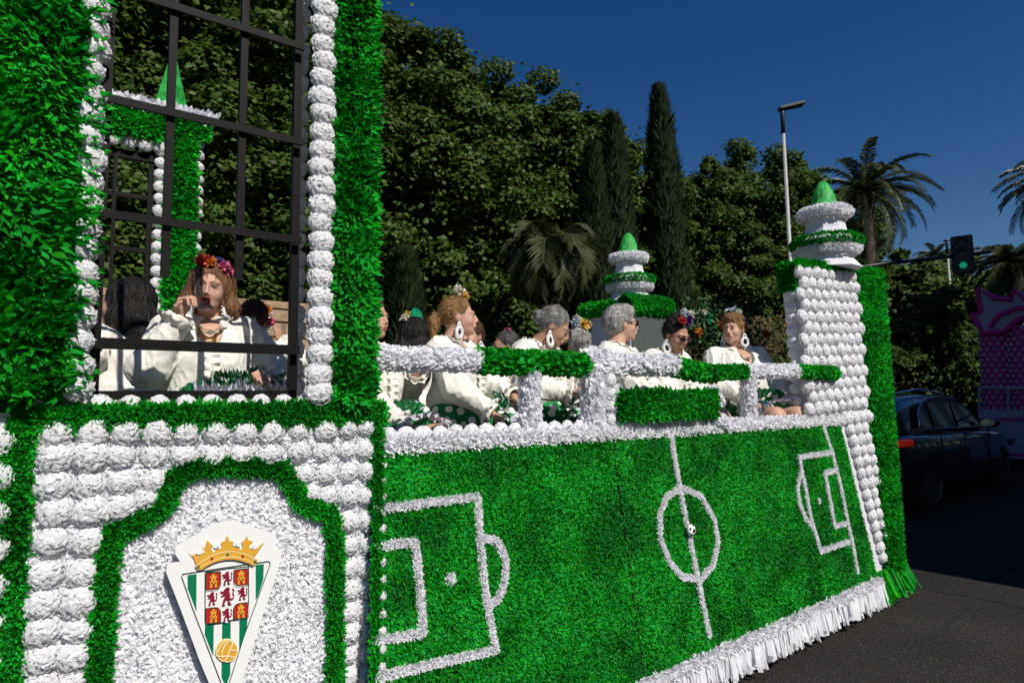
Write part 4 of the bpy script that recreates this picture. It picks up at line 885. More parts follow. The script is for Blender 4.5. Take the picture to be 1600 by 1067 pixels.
def nets(name, v, lo, h, disp):
    ins = v < 0; n = np.array(v.shape)
    c = np.zeros(n-1, np.int8)
    for dx in (0, 1):
        for dy in (0, 1):
            for dz in (0, 1): c += ins[dx:n[0]-1+dx, dy:n[1]-1+dy, dz:n[2]-1+dz]
    act = (c > 0) & (c < 8); idx = np.argwhere(act); m = len(idx); ids = np.full(n-1, -1, np.int32); ids[act] = np.arange(m)
    S = np.zeros((m, 3)); K = np.zeros(m); cor = [(a, b, d) for a in (0, 1) for b in (0, 1) for d in (0, 1)]
    val = {q: v[idx[:, 0]+q[0], idx[:, 1]+q[1], idx[:, 2]+q[2]].astype(float) for q in cor}
    for q in cor:
        for ax in range(3):
            if q[ax]: continue
            p = list(q); p[ax] = 1; p = tuple(p); a, b = val[q], val[p]; x = (a < 0) != (b < 0); t = np.where(x, a/np.where(x, a-b, 1), 0)
            pt = np.tile(np.array(q, float), (m, 1)); pt[:, ax] = t; S += pt*x[:, None]; K += x
    V = lo+(idx+S/K[:, None])*h; Q = []
    for ax in range(3):
        o1, o2 = [(1, 2), (2, 0), (0, 1)][ax]; sl0 = [slice(None)]*3; sl1 = [slice(None)]*3; sl0[ax] = slice(0, -1); sl1[ax] = slice(1, None)
        a = ins[tuple(sl0)]; b = ins[tuple(sl1)]; e = np.argwhere(a != b); fl = a[tuple(e.T)]
        ok = (e[:, o1] > 0) & (e[:, o2] > 0) & (e[:, o1] < n[o1]-1) & (e[:, o2] < n[o2]-1); e = e[ok]; fl = fl[ok]
        def g(d1, d2): w = e.copy(); w[:, o1] -= d1; w[:, o2] -= d2; return ids[tuple(w.T)]
        q = np.stack([g(1, 1), g(0, 1), g(0, 0), g(1, 0)], 1); q[~fl] = q[~fl][:, ::-1]; Q.append(q)
    Q = np.concatenate(Q)
    for _ in range(2):                      # relax a little
        A = np.zeros_like(V); D = np.zeros(m)
        for i in range(4):
            for j in ((i+1) % 4,): np.add.at(A, Q[:, i], V[Q[:, j]]); np.add.at(D, Q[:, i], 1); np.add.at(A, Q[:, j], V[Q[:, i]]); np.add.at(D, Q[:, j], 1)
        V = V*.6+.4*A/D[:, None]
    if disp is not None:
        a = V[Q[:, 2]]-V[Q[:, 0]]; b = V[Q[:, 3]]-V[Q[:, 1]]; fn = np.cross(a, b); N = np.zeros_like(V)
        for i in range(4): np.add.at(N, Q[:, i], fn)
        V = V+nrm(N)*disp(V)[:, None]
    return mesh_np(name, V, Q, True)
def rotx(a): c, s = math.cos(a), math.sin(a); return np.array(((1, 0, 0), (0, c, -s), (0, s, c)))
def roty(a): c, s = math.cos(a), math.sin(a); return np.array(((c, 0, s), (0, 1, 0), (-s, 0, c)))
def rotz(a): c, s = math.cos(a), math.sin(a); return np.array(((c, -s, 0), (s, c, 0), (0, 0, 1)))

M['blouse'] = mat('ivory_blouse', (.78, .76, .70), .8, spec=.15, bump=.25, bscale=34, trans=.1)
M['skins'] = [mat('skin_warm', (.52, .31, .225), .5, spec=.35, noise=.18, nscale=9, bump=.15, bscale=130), mat('skin_tan', (.42, .235, .16), .5, spec=.35, noise=.2, nscale=9, bump=.2, bscale=120), mat('skin_pale', (.54, .33, .25), .5, spec=.35, noise=.15, nscale=9, bump=.15, bscale=130)]
M['lips'] = mat('lipstick', (.33, .075, .06), .45); M['mouth'] = mat('mouth_dark', (.03, .008, .008), .6); M['teeth'] = mat('teeth', (.7, .66, .58), .3)
M['eyew'] = mat('eye_white', (.45, .40, .36), .2); M['iris'] = mat('iris_brown', (.02, .012, .008), .15)
def hairmat(n, c, c2): return mat(n, c, .5, spec=.25, noise=1, nscale=3.5, bump=1., bscale=9, col2=c2, mapscale=(9, 9, 1.6))
M['h_black'] = hairmat('black_hair', (.005, .004, .0035), (.012, .009, .007)); M['h_brown'] = hairmat('brown_hair', (.05, .026, .014), (.10, .05, .025)); M['h_red'] = hairmat('auburn_hair', (.10, .028, .014), (.04, .014, .01))
M['h_blonde'] = hairmat('blonde_hair', (.34, .19, .08), (.16, .085, .035)); M['h_light'] = hairmat('light_brown_hair', (.22, .11, .05), (.08, .04, .02)); M['h_grey'] = hairmat('grey_hair', (.30, .29, .28), (.13, .125, .12)); M['h_silver'] = hairmat('silver_hair', (.42, .41, .39), (.18, .17, .165)); M['h_dgrey'] = hairmat('dark_grey_hair', (.10, .095, .095), (.04, .038, .038))
M['gold'] = mat('gold_chain', (.55, .30, .06), .3, metal=.8); M['sole'] = mat('shoe_leather', (.03, .03, .03), .5); M['frame_red'] = mat('red_brown_glasses', (.10, .01, .008), .25); M['lens'] = mat('dark_lens', (.015, .01, .008), .08)
M['satin_g'] = mat('green_satin', (.0, .16, .06), .35); M['cream'] = mat('cream_satin', (.62, .56, .42), .45); M['blue'] = mat('navy_cloth', (.012, .018, .06), .8)
for n_, c_ in dict(fl_red=(.55, .04, .04), fl_orange=(.62, .20, .03), fl_pink=(.6, .12, .22), fl_blue=(.03, .04, .22), fl_pale=(.35, .45, .5), fl_yellow=(.65, .42, .08), fl_white=(.75, .72, .62), fl_green=(.02, .3, .12), fl_purple=(.10, .03, .2), fl_leaf=(.03, .08, .02), fl_teal=(.0, .30, .15)).items(): M[n_] = mat(n_, c_, .6, island=.25, trans=.15)
def polka():
    m = bpy.data.materials.new('green_white_polka_cloth'); m.use_nodes = True; nt = m.node_tree; nd = nt.nodes; lk = nt.links.new; b = nd['Principled BSDF']; b.inputs['Roughness'].default_value = .75
    tc = nd.new('ShaderNodeTexCoord'); v = nd.new('ShaderNodeTexVoronoi'); v.inputs['Scale'].default_value = 17; v.inputs['Randomness'].default_value = .55; lk(tc.outputs['Object'], v.inputs['Vector'])
    r = nd.new('ShaderNodeValToRGB'); e = r.color_ramp.elements; e[0].position = .37; e[0].color = (.80, .80, .78, 1); e[1].position = .40; e[1].color = (.004, .17, .045, 1); lk(v.outputs['Distance'], r.inputs[0]); lk(r.outputs[0], b.inputs['Base Color']); return m
M['polka'] = polka()
M['lace'] = mat('lilac_white_lace', (.62, .62, .72), .85, trans=.1, bump=.5, bscale=90)
def ribbon(name, path, out, w, amp, freq, m, parent, thick=1, flare=.5):
    """gathered ruffle along a path: out = outward directions"""
    P = np.array(path, float); O = nrm(np.array(out, float)); n = len(P); V = []; 
    T = np.gradient(P, axis=0); Nn = nrm(np.cross(nrm(T), O))
    for j in range(4):
        t = j/3; V.append(P+O*w*t+Nn*(amp*t*np.sin(np.arange(n)*freq+j*.4))[:, None]+Nn*(amp*.4*t*np.sin(np.arange(n)*freq*2.3+1))[:, None]-np.array((0, 0, 1))*w*.25*t*flare)
    V = np.concatenate(V); q = [(j*n+i, j*n+i+1, (j+1)*n+i+1, (j+1)*n+i) for j in range(3) for i in range(n-1)]
    return link(name, mesh_np(name, V, q, True), m, parent)
def blossom(c, r, m, parent, d=(0, -1, .3), name='flower', n=70, core=None):
    c = np.array(c); d = nrm(np.array(d, float)); u = rng.normal(0, 1, (n, 3)); u = nrm(u); u = nrm(u+d*.6)
    o = link(name, petals(c+u*r*.15, u, r*1.0, r*.7, lift=.8, shape='big', fold=.4, name=name), M[m], parent)
    if core: MB().ball(c+d*r*.55, r*.25, 6, 5).build('flower_centre', M[core], o)
    return o

def woman(name_label, x, y, face, head_dir=None, head_pitch=0., hair='short', hcol='h_black', skin=0, lean=0., seat=1.385, hands=None, group=None, res=.0065, mouth=0, fat=1., legs=True, roll_=0., sc=1., sitdir=None, glasses=None, earrings=True, collar=True, necklace=False, curls=None, sleeve=1., skirt='polka', blouse='blouse', legsdir=0.):
    fx, fy = face; rz = math.atan2(-fx, fy)
    seat += .045; t = thing('person', name_label, 'person', (x, y, seat), rz, group); t.scale = (sc, sc, sc)
    sk = M['skins'][skin]; Lm = rotx(-lean)
    T = lambda p: Lm@np.array(p, float)
    hy = 0
    if head_dir is not None: hx_, hy_ = head_dir; hy = math.atan2(-hx_, hy_)-rz
    HM = Lm*1.0; HM = rotz(hy)@rotx(-head_pitch)@roty(roll_)
    nb = T((0, -.01, .52)); hc = nb+Lm@np.array((0, .014, .040))+HM@np.array((0, .035, .118))
    Hp = lambda *p: hc+HM@(np.array(p)*.94)
    # arms
    W = {}
    def ik(S, Tg, pole, l1=.265, l2=.235):
        d = Tg-S; D = np.linalg.norm(d); 
        if D > (l1+l2)*.985: Tg = S+d/D*(l1+l2)*.985; d = Tg-S; D = np.linalg.norm(d)
        a = (l1*l1-l2*l2+D*D)/(2*D); hgt = math.sqrt(max(l1*l1-a*a, 1e-6)); u = d/D; pl = np.array(pole, float); pl = nrm(pl-u*(pl@u)); return S+u*a+pl*hgt, Tg
    hands = hands or {}
    arm = {}
    for s in (-1, 1):
        S = T((.165*s*fat**.3, -.005, .475)); hs = hands.get(s, dict(at=(.10*s, .34, .10))); Tg = np.array(hs['at'], float)
        E, Tg = ik(S, Tg, hs.get('pole', (s*.8, -.3, -.9))); arm[s] = (S, E, Tg, hs)
    B = Solid()
    B.ell((0, 0, .10), (.165*fat, .13*fat, .12)); B.ell(T((0, .02, .22)), (.145*fat, .12*fat, .15), k=.04); B.ell(T((0, .01, .385)), (.15*fat, .11*fat, .15), Lm, k=.04)
    for s in (-1, 1): B.cone(T((0, -.005, .495)), T((.15*s*fat**.3, -.005, .475)), .055, .052, k=.03)
    B.cone(nb, nb+(hc-nb)*.62, .060, .052, k=.02)
    for s in (-1, 1):
        S, E, H, hs = arm[s]; B.cone(S, E, .045, .036, k=.02); B.cone(E, H, .037, .024, k=.012)
        # hand
        fd = nrm(np.array(hs.get('dir', H-E), float)); pn = np.array(hs.get('palm', (0, 0, -1)), float); pn = nrm(pn-fd*(pn@fd)); sd_ = np.cross(fd, pn)*s
        HB = np.stack([sd_, fd, -pn], 1); c = H+fd*.048; B.ell(c, (.040, .050, .016), HB, k=.012); curl = hs.get('curl', .6)
        for i, (ox, ln) in enumerate(((-.030, .062), (-.010, .074), (.011, .070), (.030, .055))):
            a = H+fd*(.088-.004*abs(i-1.5))+sd_*ox; d1 = nrm(fd*math.cos(curl)+pn*math.sin(curl)); d2 = nrm(fd*math.cos(curl*2.3)+pn*math.sin(curl*2.3)); m_ = a+d1*ln*.55
            B.cone(a-fd*.03, a, .0095, .0092, k=.006); B.cone(a, m_, .0092, .0085, k=.004); B.cone(m_, m_+d2*ln*.5, .0085, .0072, k=.004)
        a = H+fd*.03-sd_*.034; d1 = nrm(-sd_*.75+fd*.6+pn*.35); m_ = a+d1*.034; B.cone(a, m_, .012, .0105, k=.01); B.cone(m_, m_+nrm(fd*.8+pn*.6)*.03, .0105, .008, k=.004)
    if legs:
        for s in (-1, 1):
            kn = rotz(legsdir)@np.array((.10*s, .42, .045)); ft = rotz(legsdir)@np.array((.10*s, .27, -.375)); B.cone((.085*s, .02, .07), kn, .085, .062, k=.03); B.cone(kn, ft, .055, .036, k=.03); B.cone(ft, ft+rotz(legsdir)@np.array((0, .13, -.035)), .035, .028, k=.02)
    # head
    B.ell(Hp(0, -.018, .022), (.074, .094, .098), HM, k=.02); B.ell(Hp(0, .032, -.030), (.060, .062, .078), HM, k=.02); B.ell(Hp(0, .045, -.083), (.039, .042, .030), HM, k=.02); B.ell(Hp(0, .077, -.100), (.018, .016, .015), HM, k=.018)
    for s in (-1, 1):
        B.ell(Hp(.033*s, .066, -.036), (.024, .021, .025), HM, k=.012); B.cone(Hp(.010*s, .094, .026), Hp(.045*s, .078, .024), .0065, .006, k=.012)
        B.ell(Hp(.0295*s, .100, .004), (.015, .012, .0095), HM, k=.008, sub=1); B.ell(Hp(.0295*s, .082, .004), (.0125, .0125, .0125), HM, k=.002)
        B.ell(Hp(.076*s, -.008, -.012), (.008, .017, .028), HM, k=.006); B.ell(Hp(.011*s, .104, -.037), (.0075, .008, .007), HM, k=.006)
        B.cone(Hp(.012*s, .103, -.047), Hp(.026*s, .096, -.075), .0035, .002, k=.01)
    B.cone(Hp(0, .094, .016), Hp(0, .116, -.028), .0060, .0088, k=.010)
    if mouth: B.ell(Hp(0, .104, -.066), (.0175, .030, .0165), HM, k=.006, sub=1); B.ell(Hp(0, .092, -.105), (.034, .024, .018), HM, k=.014)
    else: B.ell(Hp(0, .097, -.064), (.024, .011, .011), HM, k=.008)
    link('body', B.mesh('body', res), sk, t)
    # face details
    f = MB()
    for s in (-1, 1):
        e = MB().ball(Hp(.0295*s, .0865, .004), (.0125, .0105, .0050), 12, 8, HM).build('eye', M['eyew'], t, smooth=True)
        MB().ball(Hp(.0295*s, .0935, .0035), (.0055, .0045, .0042), 10, 7, HM).build('iris', M['iris'], e, smooth=True)
        MB().tube([Hp(.014*s, .106, .021), Hp(.028*s, .1035, .0275), Hp(.043*s, .093, .023)], [.0014, .0019, .0009], 6).build('eyebrow', M['h_brown' if hcol in ('h_blonde', 'h_light', 'h_red') else 'h_dgrey' if 'grey' in hcol or 'silver' in hcol else 'h_black'], t)
        MB().tube([Hp(.016*s, .0985, .0085), Hp(.0295*s, .1005, .0125), Hp(.044*s, .091, .008)], [.0013, .0022, .0015], 5).build('eyelid_line', M['iris'], t)
    if mouth:
        MB().tube([Hp(.0195*math.cos(a), .1085-.006*abs(math.cos(a)), -.066+.0185*math.sin(a)) for a in np.arange(17)*PI/8], .0038, 8).build('lips', M['lips'], t, smooth=True)
        MB().ball(Hp(0, .086, -.066), (.022, .012, .02), 12, 8, HM).build('mouth', M['mouth'], t, smooth=True); MB().box(-.012, .012, -.002, .002, -.003, .003)
        th = MB().ball(Hp(0, .098, -.052), (.014, .005, .004), 10, 6, HM).build('teeth', M['teeth'], t, smooth=True)
    else:
        MB().tube([Hp(-.022, .097, -.063), Hp(-.009, .1075, -.0595), Hp(0, .108, -.061), Hp(.009, .1075, -.0595), Hp(.022, .097, -.063)], [.001, .0042, .004, .0042, .001], 7).build('lips', M['lips'], t, smooth=True)
        MB().tube([Hp(-.018, .099, -.068), Hp(0, .107, -.0705), Hp(.018, .099, -.068)], [.001, .005, .001], 7).build('lips', M['lips'], t, smooth=True)
    if glasses:
        g = MB(); 
        for s in (-1, 1):
            g.tube([Hp(s*(.034+.024*math.cos(a)), .115-.008*abs(.034+.024*math.cos(a))/.05, .001+.018*math.sin(a)) for a in np.arange(15)*2*PI/14], .0026, 6); g.tube([Hp(.056*s, .104, .008), Hp(.075*s, .06, .008), Hp(.079*s, -.01, .0)], .0028, 6)
        g.tube([Hp(-.011, .116, .006), Hp(0, .119, .009), Hp(.011, .116, .006)], .0025, 6); gg = g.build('glasses', M[glasses], t)
        for s in (-1, 1): MB().ball(Hp(s*.034, .1115, .001), (.0235, .002, .0175), 14, 6, HM@rotz(-s*.16)).build('lens', M['lens'], gg, smooth=True)
    # hair
    h = Solid(); hd_ = None
    pulled = hair in ('pony', 'bun', 'highbun'); h.ell(Hp(0, -.023, .030), (.0795, .0985, .1005) if pulled else (.084, .101, .103), HM, k=.01)
    seed = int(abs(x*977+y*131))
    if hair in ('long', 'longback'):
        for s in (-1, 1): h.cone(Hp(.055*s, -.03, .03), Hp(.088*s, -.03, -.09), .048, .048, k=.03); h.cone(Hp(.088*s, -.03, -.09), nb+np.array((.105*s, -.03, -.03)), .048, .030, k=.03)
        h.cone(Hp(0, -.07, 0), nb+Lm@np.array((0, -.07, -.04)), .075, .06, k=.04)
        if hair == 'longback': h.ell(Hp(0, -.075, .02), (.10, .09, .11), HM, k=.04); h.cone(nb+Lm@np.array((0, -.08, .04)), nb+Lm@np.array((0, -.11, -.12)), .085, .05, k=.04)
    if hair == 'pony': h.cone(Hp(0, -.10, .015), Hp(0, -.155, -.03), .030, .036, k=.02); h.cone(Hp(0, -.155, -.03), Hp(0, -.16, -.15), .038, .016, k=.02)
    if hair in ('bun', 'highbun'): 
        c_ = (0, -.115, .01) if hair == 'bun' else (0, -.05, .125); h.ell(Hp(*c_), (.048, .042, .046), HM, k=.012)
    if hair in ('short', 'curly'): h.ell(Hp(0, -.045, .02), (.088, .092, .10), HM, k=.02); h.ell(Hp(0, .03, .085), (.068, .055, .04), HM, k=.02)
    if hair == 'curly': h.ell(Hp(0, .005, .09), (.072, .082, .052), HM, k=.02)
    # face opening and ears
    h.ell(Hp(0, .102, -.033 if pulled else -.042), (.076 if pulled else .070, .086, .104 if pulled else .098 if hair != 'curly' else .09), HM, k=.012, sub=1)
    if hair in ('pony', 'bun', 'highbun', 'short', 'curly'):
        for s in (-1, 1): h.ell(Hp(.085*s, .015, -.055), (.03, .045, .06), HM, k=.008, sub=1)
    if hair in ('pony', 'bun', 'highbun'): h.ell(Hp(0, -.02, -.12), (.12, .12, .06), HM, k=.01, sub=1)
    am = curls if curls is not None else {'curly': .010, 'short': .005, 'long': .0055}.get(hair, .003); fq = 95 if hair == 'curly' else 60 if hair == 'short' else 110
    iM = HM.T
    def hd_(V):
        q = (V-hc)@HM; 
        if hair == 'curly': return am*smooth_noise(V, fq, seed)+.4*am*smooth_noise(V, fq*2.4, seed+1)
        return am*smooth_noise(q*np.array((1, 1, .25)), fq, seed)+am*.6*smooth_noise(q*np.array((1, 1, .18)), fq*2.6, seed+5)
    hm = h.mesh('hair', res*.85, hd_); link('hair', hm, M[hcol], t)
    nv = len(hm.vertices); co = np.empty(nv*3, np.float32); hm.vertices.foreach_get('co', co); no = np.empty(nv*3, np.float32); hm.vertices.foreach_get('normal', no); co = co.reshape(-1, 3).astype(float); no = no.reshape(-1, 3).astype(float)
    ns = 1500; ii = rng.integers(0, nv, ns); P = co[ii]-no[ii]*.001; Nn = no[ii]
    if pulled: D = np.array(Hp(0, -.15, .02))-P
    elif hair == 'curly': D = rng.normal(0, 1, (ns, 3))
    else: D = np.tile((0, 0, -1.), (ns, 1))+(P-hc)*np.array((3., 3., 0))
    D = nrm(D+rng.normal(0, .08, (ns, 3))*np.linalg.norm(D, axis=1, keepdims=True)); D = nrm(D-Nn*(D*Nn).sum(1, keepdims=True)); S = np.cross(D, Nn)*.0013; ll = rng.uniform(.02, .055, (ns, 1))*(.5 if hair == 'curly' else 1); lf = rng.uniform(.0, .16, (ns, 1))*(2.5 if hair == 'curly' else 1)
    p1 = P+D*ll*.5+Nn*ll*lf*.6; p2 = P+D*ll+Nn*ll*(lf*.9-.05)
    V_ = np.stack([P-S, P+S, p1+S, p1-S, p2+S*.3, p2-S*.3], 1); q_ = np.arange(ns)[:, None]*6; link('hair_strands', mesh_np('hair_strands', V_, np.concatenate([q_+[0, 1, 2, 3], q_+[3, 2, 4, 5]])), M[hcol], t, kind='stuff')
    # blouse
    b = Solid(); b.ell((0, .0, .175), (.178*fat, .148*fat, .10), k=.03); b.ell(T((0, .03, .24)), (.18*fat, .15*fat, .16), Lm, k=.05); b.ell(T((0, .02, .385)), (.172*fat, .130*fat, .155), Lm, k=.05)
    for s in (-1, 1):
        b.ell(T((.07*s, .11*fat, .34)), (.082, .07, .085), Lm, k=.05)
        b.cone(T((0, -.005, .50)), T((.15*s*fat**.3, -.005, .48)), .066, .066, k=.03); S, E, H, hs = arm[s]; cf = E+(H-E)*.78
        b.cone(S, E, .068*sleeve, .078*sleeve, k=.03); b.cone(E, cf, .082*sleeve, .058*sleeve, k=.03); b.cone(cf, E+(H-E)*.97, .040, .060, k=.006)
    b.cut_cone(T((0, .0, .56)), nb+Lm@np.array((0, .02, .15)), .066, .085, .006)
    vM = Lm; b.ell(T((0, .135, .50)), (.055, .085, .115), vM, k=.008, sub=1)
    for s in (-1, 1): S, E, H, hs = arm[s]; fd = nrm(H-E); b.cut_cone(E+(H-E)*.99, H+fd*.12, .045, .08, .004)
    def bd_(V):
        w = .006*smooth_noise(V*np.array((1, 1, .55)), 38, seed)-.016*np.abs(smooth_noise(V*np.array((1, 1, .45)), 52, seed+3))**.7-.006*np.abs(smooth_noise(V*np.array((1.2, 1, .5)), 110, seed+9))+.006; return w
    link('blouse', b.mesh('blouse', res*1.15, bd_), M[blouse], t)
    if collar:
        A = np.linspace(-2.6, 2.6, 90); pth = []; out = []
        for a in A:
            zz = .545-.10*max(0, math.cos(a))**2; pth.append(T((.070*math.sin(a), .005+.075*math.cos(a)+.055*max(0, math.cos(a))**2, zz))); out.append(Lm@np.array((math.sin(a), math.cos(a), .45)))
        ribbon('collar_ruffle', pth, out, .042, .009, .85, M[blouse], t)
        zs = np.linspace(.40, .16, 50); ribbon('front_ruffle', [T((0, .150*fat+.03*math.sin((z_-.16)*12), z_)) for z_ in zs], [Lm@np.array((1, .35, 0))]*50, .040, .010, .8, M[blouse], t, flare=0); ribbon('front_ruffle', [T((0, .150*fat+.03*math.sin((z_-.16)*12), z_)) for z_ in zs], [Lm@np.array((-1, .35, 0))]*50, .040, .010, .8, M[blouse], t, flare=0)
    for s in (-1, 1):
        S, E, H, hs = arm[s]; fd = nrm(H-E); e1 = nrm(np.cross(fd, (0, .3, 1))); e2 = np.cross(fd, e1); c = E+(H-E)*.80; A = np.linspace(0, 2*PI, 46)
        ribbon('cuff_ruffle', [c+(e1*math.cos(a)+e2*math.sin(a))*.036 for a in A], [fd*.8+(e1*math.cos(a)+e2*math.sin(a))*.75 for a in A], .062, .008, 1.2, M[blouse], t, flare=0)
    if legs and skirt:
        k_ = Solid(); k_.ell((0, .02, .09), (.20*fat, .17*fat, .115), k=.04); Rl = rotz(legsdir)
        for s in (-1, 1): k_.cone((.09*s, .03, .085), Rl@np.array((.10*s, .32, .06)), .11, .088, k=.05)
        k_.cut_cone(Rl@np.array((-.1, .40, .04)), Rl@np.array((.1, .40, .04)), .075, .075, .004)
        link('skirt', k_.mesh('skirt', .011, lambda V: .006*smooth_noise(V, 40, seed)+.003*smooth_noise(V, 90, seed+1)), M[skirt], t)
        A = np.linspace(-2.2, 2.2, 90); pth = [Rl@np.array((.19*math.sin(a), .33, .055+.095*math.cos(a))) for a in A]; out = [Rl@np.array((.35*math.sin(a), 1.0, .25*math.cos(a))) for a in A]
        ribbon('lace_hem', pth, out, .085, .014, 1.1, M['lace'], t)
        for q_ in range(2): A = np.linspace(-1.8, 1.8, 80); ribbon('polka_ruffle', [Rl@np.array((.17*math.sin(a), .27-.05*q_, .07+.105*math.cos(a))) for a in A], [Rl@np.array((.2*math.sin(a), .5, .9*math.cos(a)))]*1 if False else [Rl@np.array((.5*math.sin(a), .45, .9*math.cos(a))) for a in A], .075, .018, 1.3, M[skirt], t)
    if earrings:
        for s in (-1, 1):
            e0 = Hp(.082*s, .0, -.045); e = MB(); e.ball(e0-np.array((0, 0, .002)), .009, 8, 6)
            er = e.build('earring', M['plastic_w'], t, smooth=True)
            mm = MB(); ax = HM@nrm(np.array((-.7*s, .7, 0))); c1 = e0-np.array((0, 0, .018)); c2 = e0-np.array((0, 0, .058)); oo = HM@np.array((s*.004, 0, 0))
            for c_, r_, rr_ in ((c1, .013, .005), (c2, .026, .0085)): mm.tube([c_+oo+ax*r_*.85*math.cos(a)+np.array((0, 0, 1.))*r_*1.1*math.sin(a) for a in np.arange(17)*PI/8], rr_, 6)
            mm.build('earring_ring', M['plastic_w'], er); MB().ball(c2+oo, (.009, .009, .011), 8, 6).build('earring_stone', M['lens'], er)
            P_ = np.array([c2+oo+ax*.035*math.cos(a)+np.array((0, 0, 1.))*.039*math.sin(a) for a in np.arange(14)*2*PI/14]); bm_ = MB()
            for p in P_: bm_.ball(p, .0042, 5, 4)
            bm_.build('earring_beads', M['plastic_w'], er)
    if necklace:
        for w_, dz in ((.07, .09), (.062, .13)):
            MB().tube([nb+Lm@np.array((w_*math.sin(a), .02+.06*math.cos(a)+.085*max(0, math.cos(a))**2, .03-dz*max(0, math.cos(a))**1.5)) for a in np.linspace(-2.2, 2.2, 30)], .0022, 5).build('gold_chain', M['gold'], t)
    return t, Hp, HM
def local_flower(t, Hp, HM, lst):
    for (x, y, z), r, m, core in lst: blossom(Hp(x, y, z), r, m, t, d=HM@np.array((x, y*.6, z)), core=core)

right = (.803, -.595); camd = lambda x, y: (-x, -y)
G = 'women in white blouses riding on the float'
# 1 singer in the window
t, Hp, HM = woman('singing woman in the window, open mouth, red and pink flowers in hair, fist raised', .625, 3.22, (-.12, -1), head_dir=(-.32, -1), head_pitch=.12, roll_=-.08, hair='long', hcol='h_light', skin=0, res=.0045, mouth=1, fat=1.12, seat=1.42,
    hands={1: dict(at=(.13, .22, .50), pole=(.5, -.15, -1), dir=(-.2, .15, .9), palm=(-.7, .5, 0), curl=1.15), -1: dict(at=(-.215, .27, .21), pole=(-.9, -.2, -.8), dir=(.2, .8, .55), palm=(.6, -.1, -.7), curl=1.2)}, necklace=True, group=G, earrings=True)
local_flower(t, Hp, HM, [((.040, .035, .118), .029, 'fl_red', 'fl_orange'), ((.015, .05, .122), .025, 'fl_red', None), ((-.005, .055, .115), .022, 'fl_orange', None), ((-.028, .03, .120), .026, 'fl_blue', None), ((-.055, .03, .104), .027, 'fl_pink', 'fl_white'), ((-.072, .02, .085), .022, 'fl_pink', None)])
M['polka_small'] = polka(); [n_ for n_ in M['polka_small'].node_tree.nodes if n_.type == 'TEX_VORONOI'][0].inputs['Scale'].default_value = 30
for q_ in range(6):
    xs_ = np.linspace(.06-.02*q_, -.30, 110); z0_ = .165+.016*q_
    ribbon('polka_ruffle', [(x_, .37-.05*q_+.015*math.sin(9*x_), z0_+.03*math.cos(5*x_+.6)) for x_ in xs_], [(.5*math.sin(31*x_+2*q_), .9, .55+.35*math.sin(47*x_+q_)) for x_ in xs_], .055, .017, .9+.1*q_, M['lace' if q_ == 0 else 'polka_small'], t, flare=.2)
# 2 dark haired woman, back to us, in the window's left
woman('woman with long black hair seen from behind, left of the singer in the window', .40, 3.62, (-.45, .9), head_dir=(-.8, .6), hair='longback', hcol='h_black', skin=0, res=.009, fat=1.1, group=G, seat=1.40, earrings=False, collar=True, lean=.18)
# 3 person at the far left edge
woman('woman at the window left edge, mostly hidden behind the green column, forearm raised', -.02, 3.85, (-.2, -1), hair='short', hcol='h_black', skin=1, res=.009, group=G, skirt='blue', blouse='blouse', hands={-1: dict(at=(-.27, .26, .42), pole=(-.6, 0, -1), dir=(.1, .3, 1), palm=(0, 1, 0), curl=.4)}, earrings=False)
# 4 auburn hair with cream bow
t, Hp, HM = woman('woman with auburn hair and a cream bow, seen from behind, right of the singer', 1.02, 3.98, (.1, .95), head_dir=(.55, .8), hair='bun', hcol='h_red', skin=1, res=.008, group=G, seat=1.38, hands={1: dict(at=(.20, .24, .56), pole=(.9, 0, -.6), dir=(-.1, .1, 1), palm=(-.5, .5, 0), curl=.5)}, earrings=False)
for s in (-1, 1):
    MB().prism([Hp(0, -.15, -.03), Hp(s*.055, -.16, .0), Hp(s*.065, -.155, -.03), Hp(s*.03, -.16, -.05)], HM@np.array((0, .01, 0))).build('bow', M['cream'], t); MB().prism([Hp(0, -.15, -.035), Hp(s*.045+.02, -.165, -.115), Hp(s*.02+.02, -.165, -.125)], HM@np.array((0, .006, 0))).build('bow', M['cream'], t)
local_flower(t, Hp, HM, [((.07, .01, .06), .032, 'fl_orange', None), ((.085, 0, .03), .024, 'fl_white', None), ((.09, .0, -.005), .026, 'fl_pink', None), ((.085, .01, -.04), .022, 'fl_white', None)])
# 5 dark hair with the green comb, back to us
t, Hp, HM = woman('woman with black hair and a green fringed comb, seen from behind, first along the rail', 2.07, 3.95, (-.2, .98), head_dir=(-.35, .9), hair='longback', hcol='h_black', skin=1, res=.008, group=G, seat=1.33, earrings=False, hands={-1: dict(at=(-.36, .10, .42), pole=(-1, 0, -.8), dir=(-.5, .2, .8), palm=(0, -1, 0), curl=.7)})
local_flower(t, Hp, HM, [((-.07, -.03, .125), .028, 'fl_white', None), ((-.035, -.03, .15), .026, 'fl_yellow', None)])
m = MB()
for i in range(13):
    a = -1.1+i*.18; p0 = Hp(.03+.075*math.sin(a), -.05, .125+.085*math.cos(a)); m.tube([Hp(.03, -.05, .11), p0, p0+np.array((.004*math.sin(i), 0, -.05-.02*abs(math.sin(i*1.7))))], .0035, 5)
for r_ in (.03, .055, .078): m.tube([Hp(.03+r_*math.sin(a), -.052, .112+r_*1.1*math.cos(a)) for a in np.linspace(-1.5, 1.5, 14)], .003, 5)
m.build('fringed_comb', M['fl_teal'], t)
# 6 woman behind the green column
woman('woman mostly hidden behind green column, sleeve and hand above the rail', 1.42, 3.25, (.4, -.9), hair='bun', hcol='h_brown', skin=0, res=.008, group=G, seat=1.33, hands={-1: dict(at=(-.24, .16, .40), pole=(-1, 0, -.8), dir=(-.6, .3, .5), palm=(0, 0, -1), curl=.7)}, earrings=False)
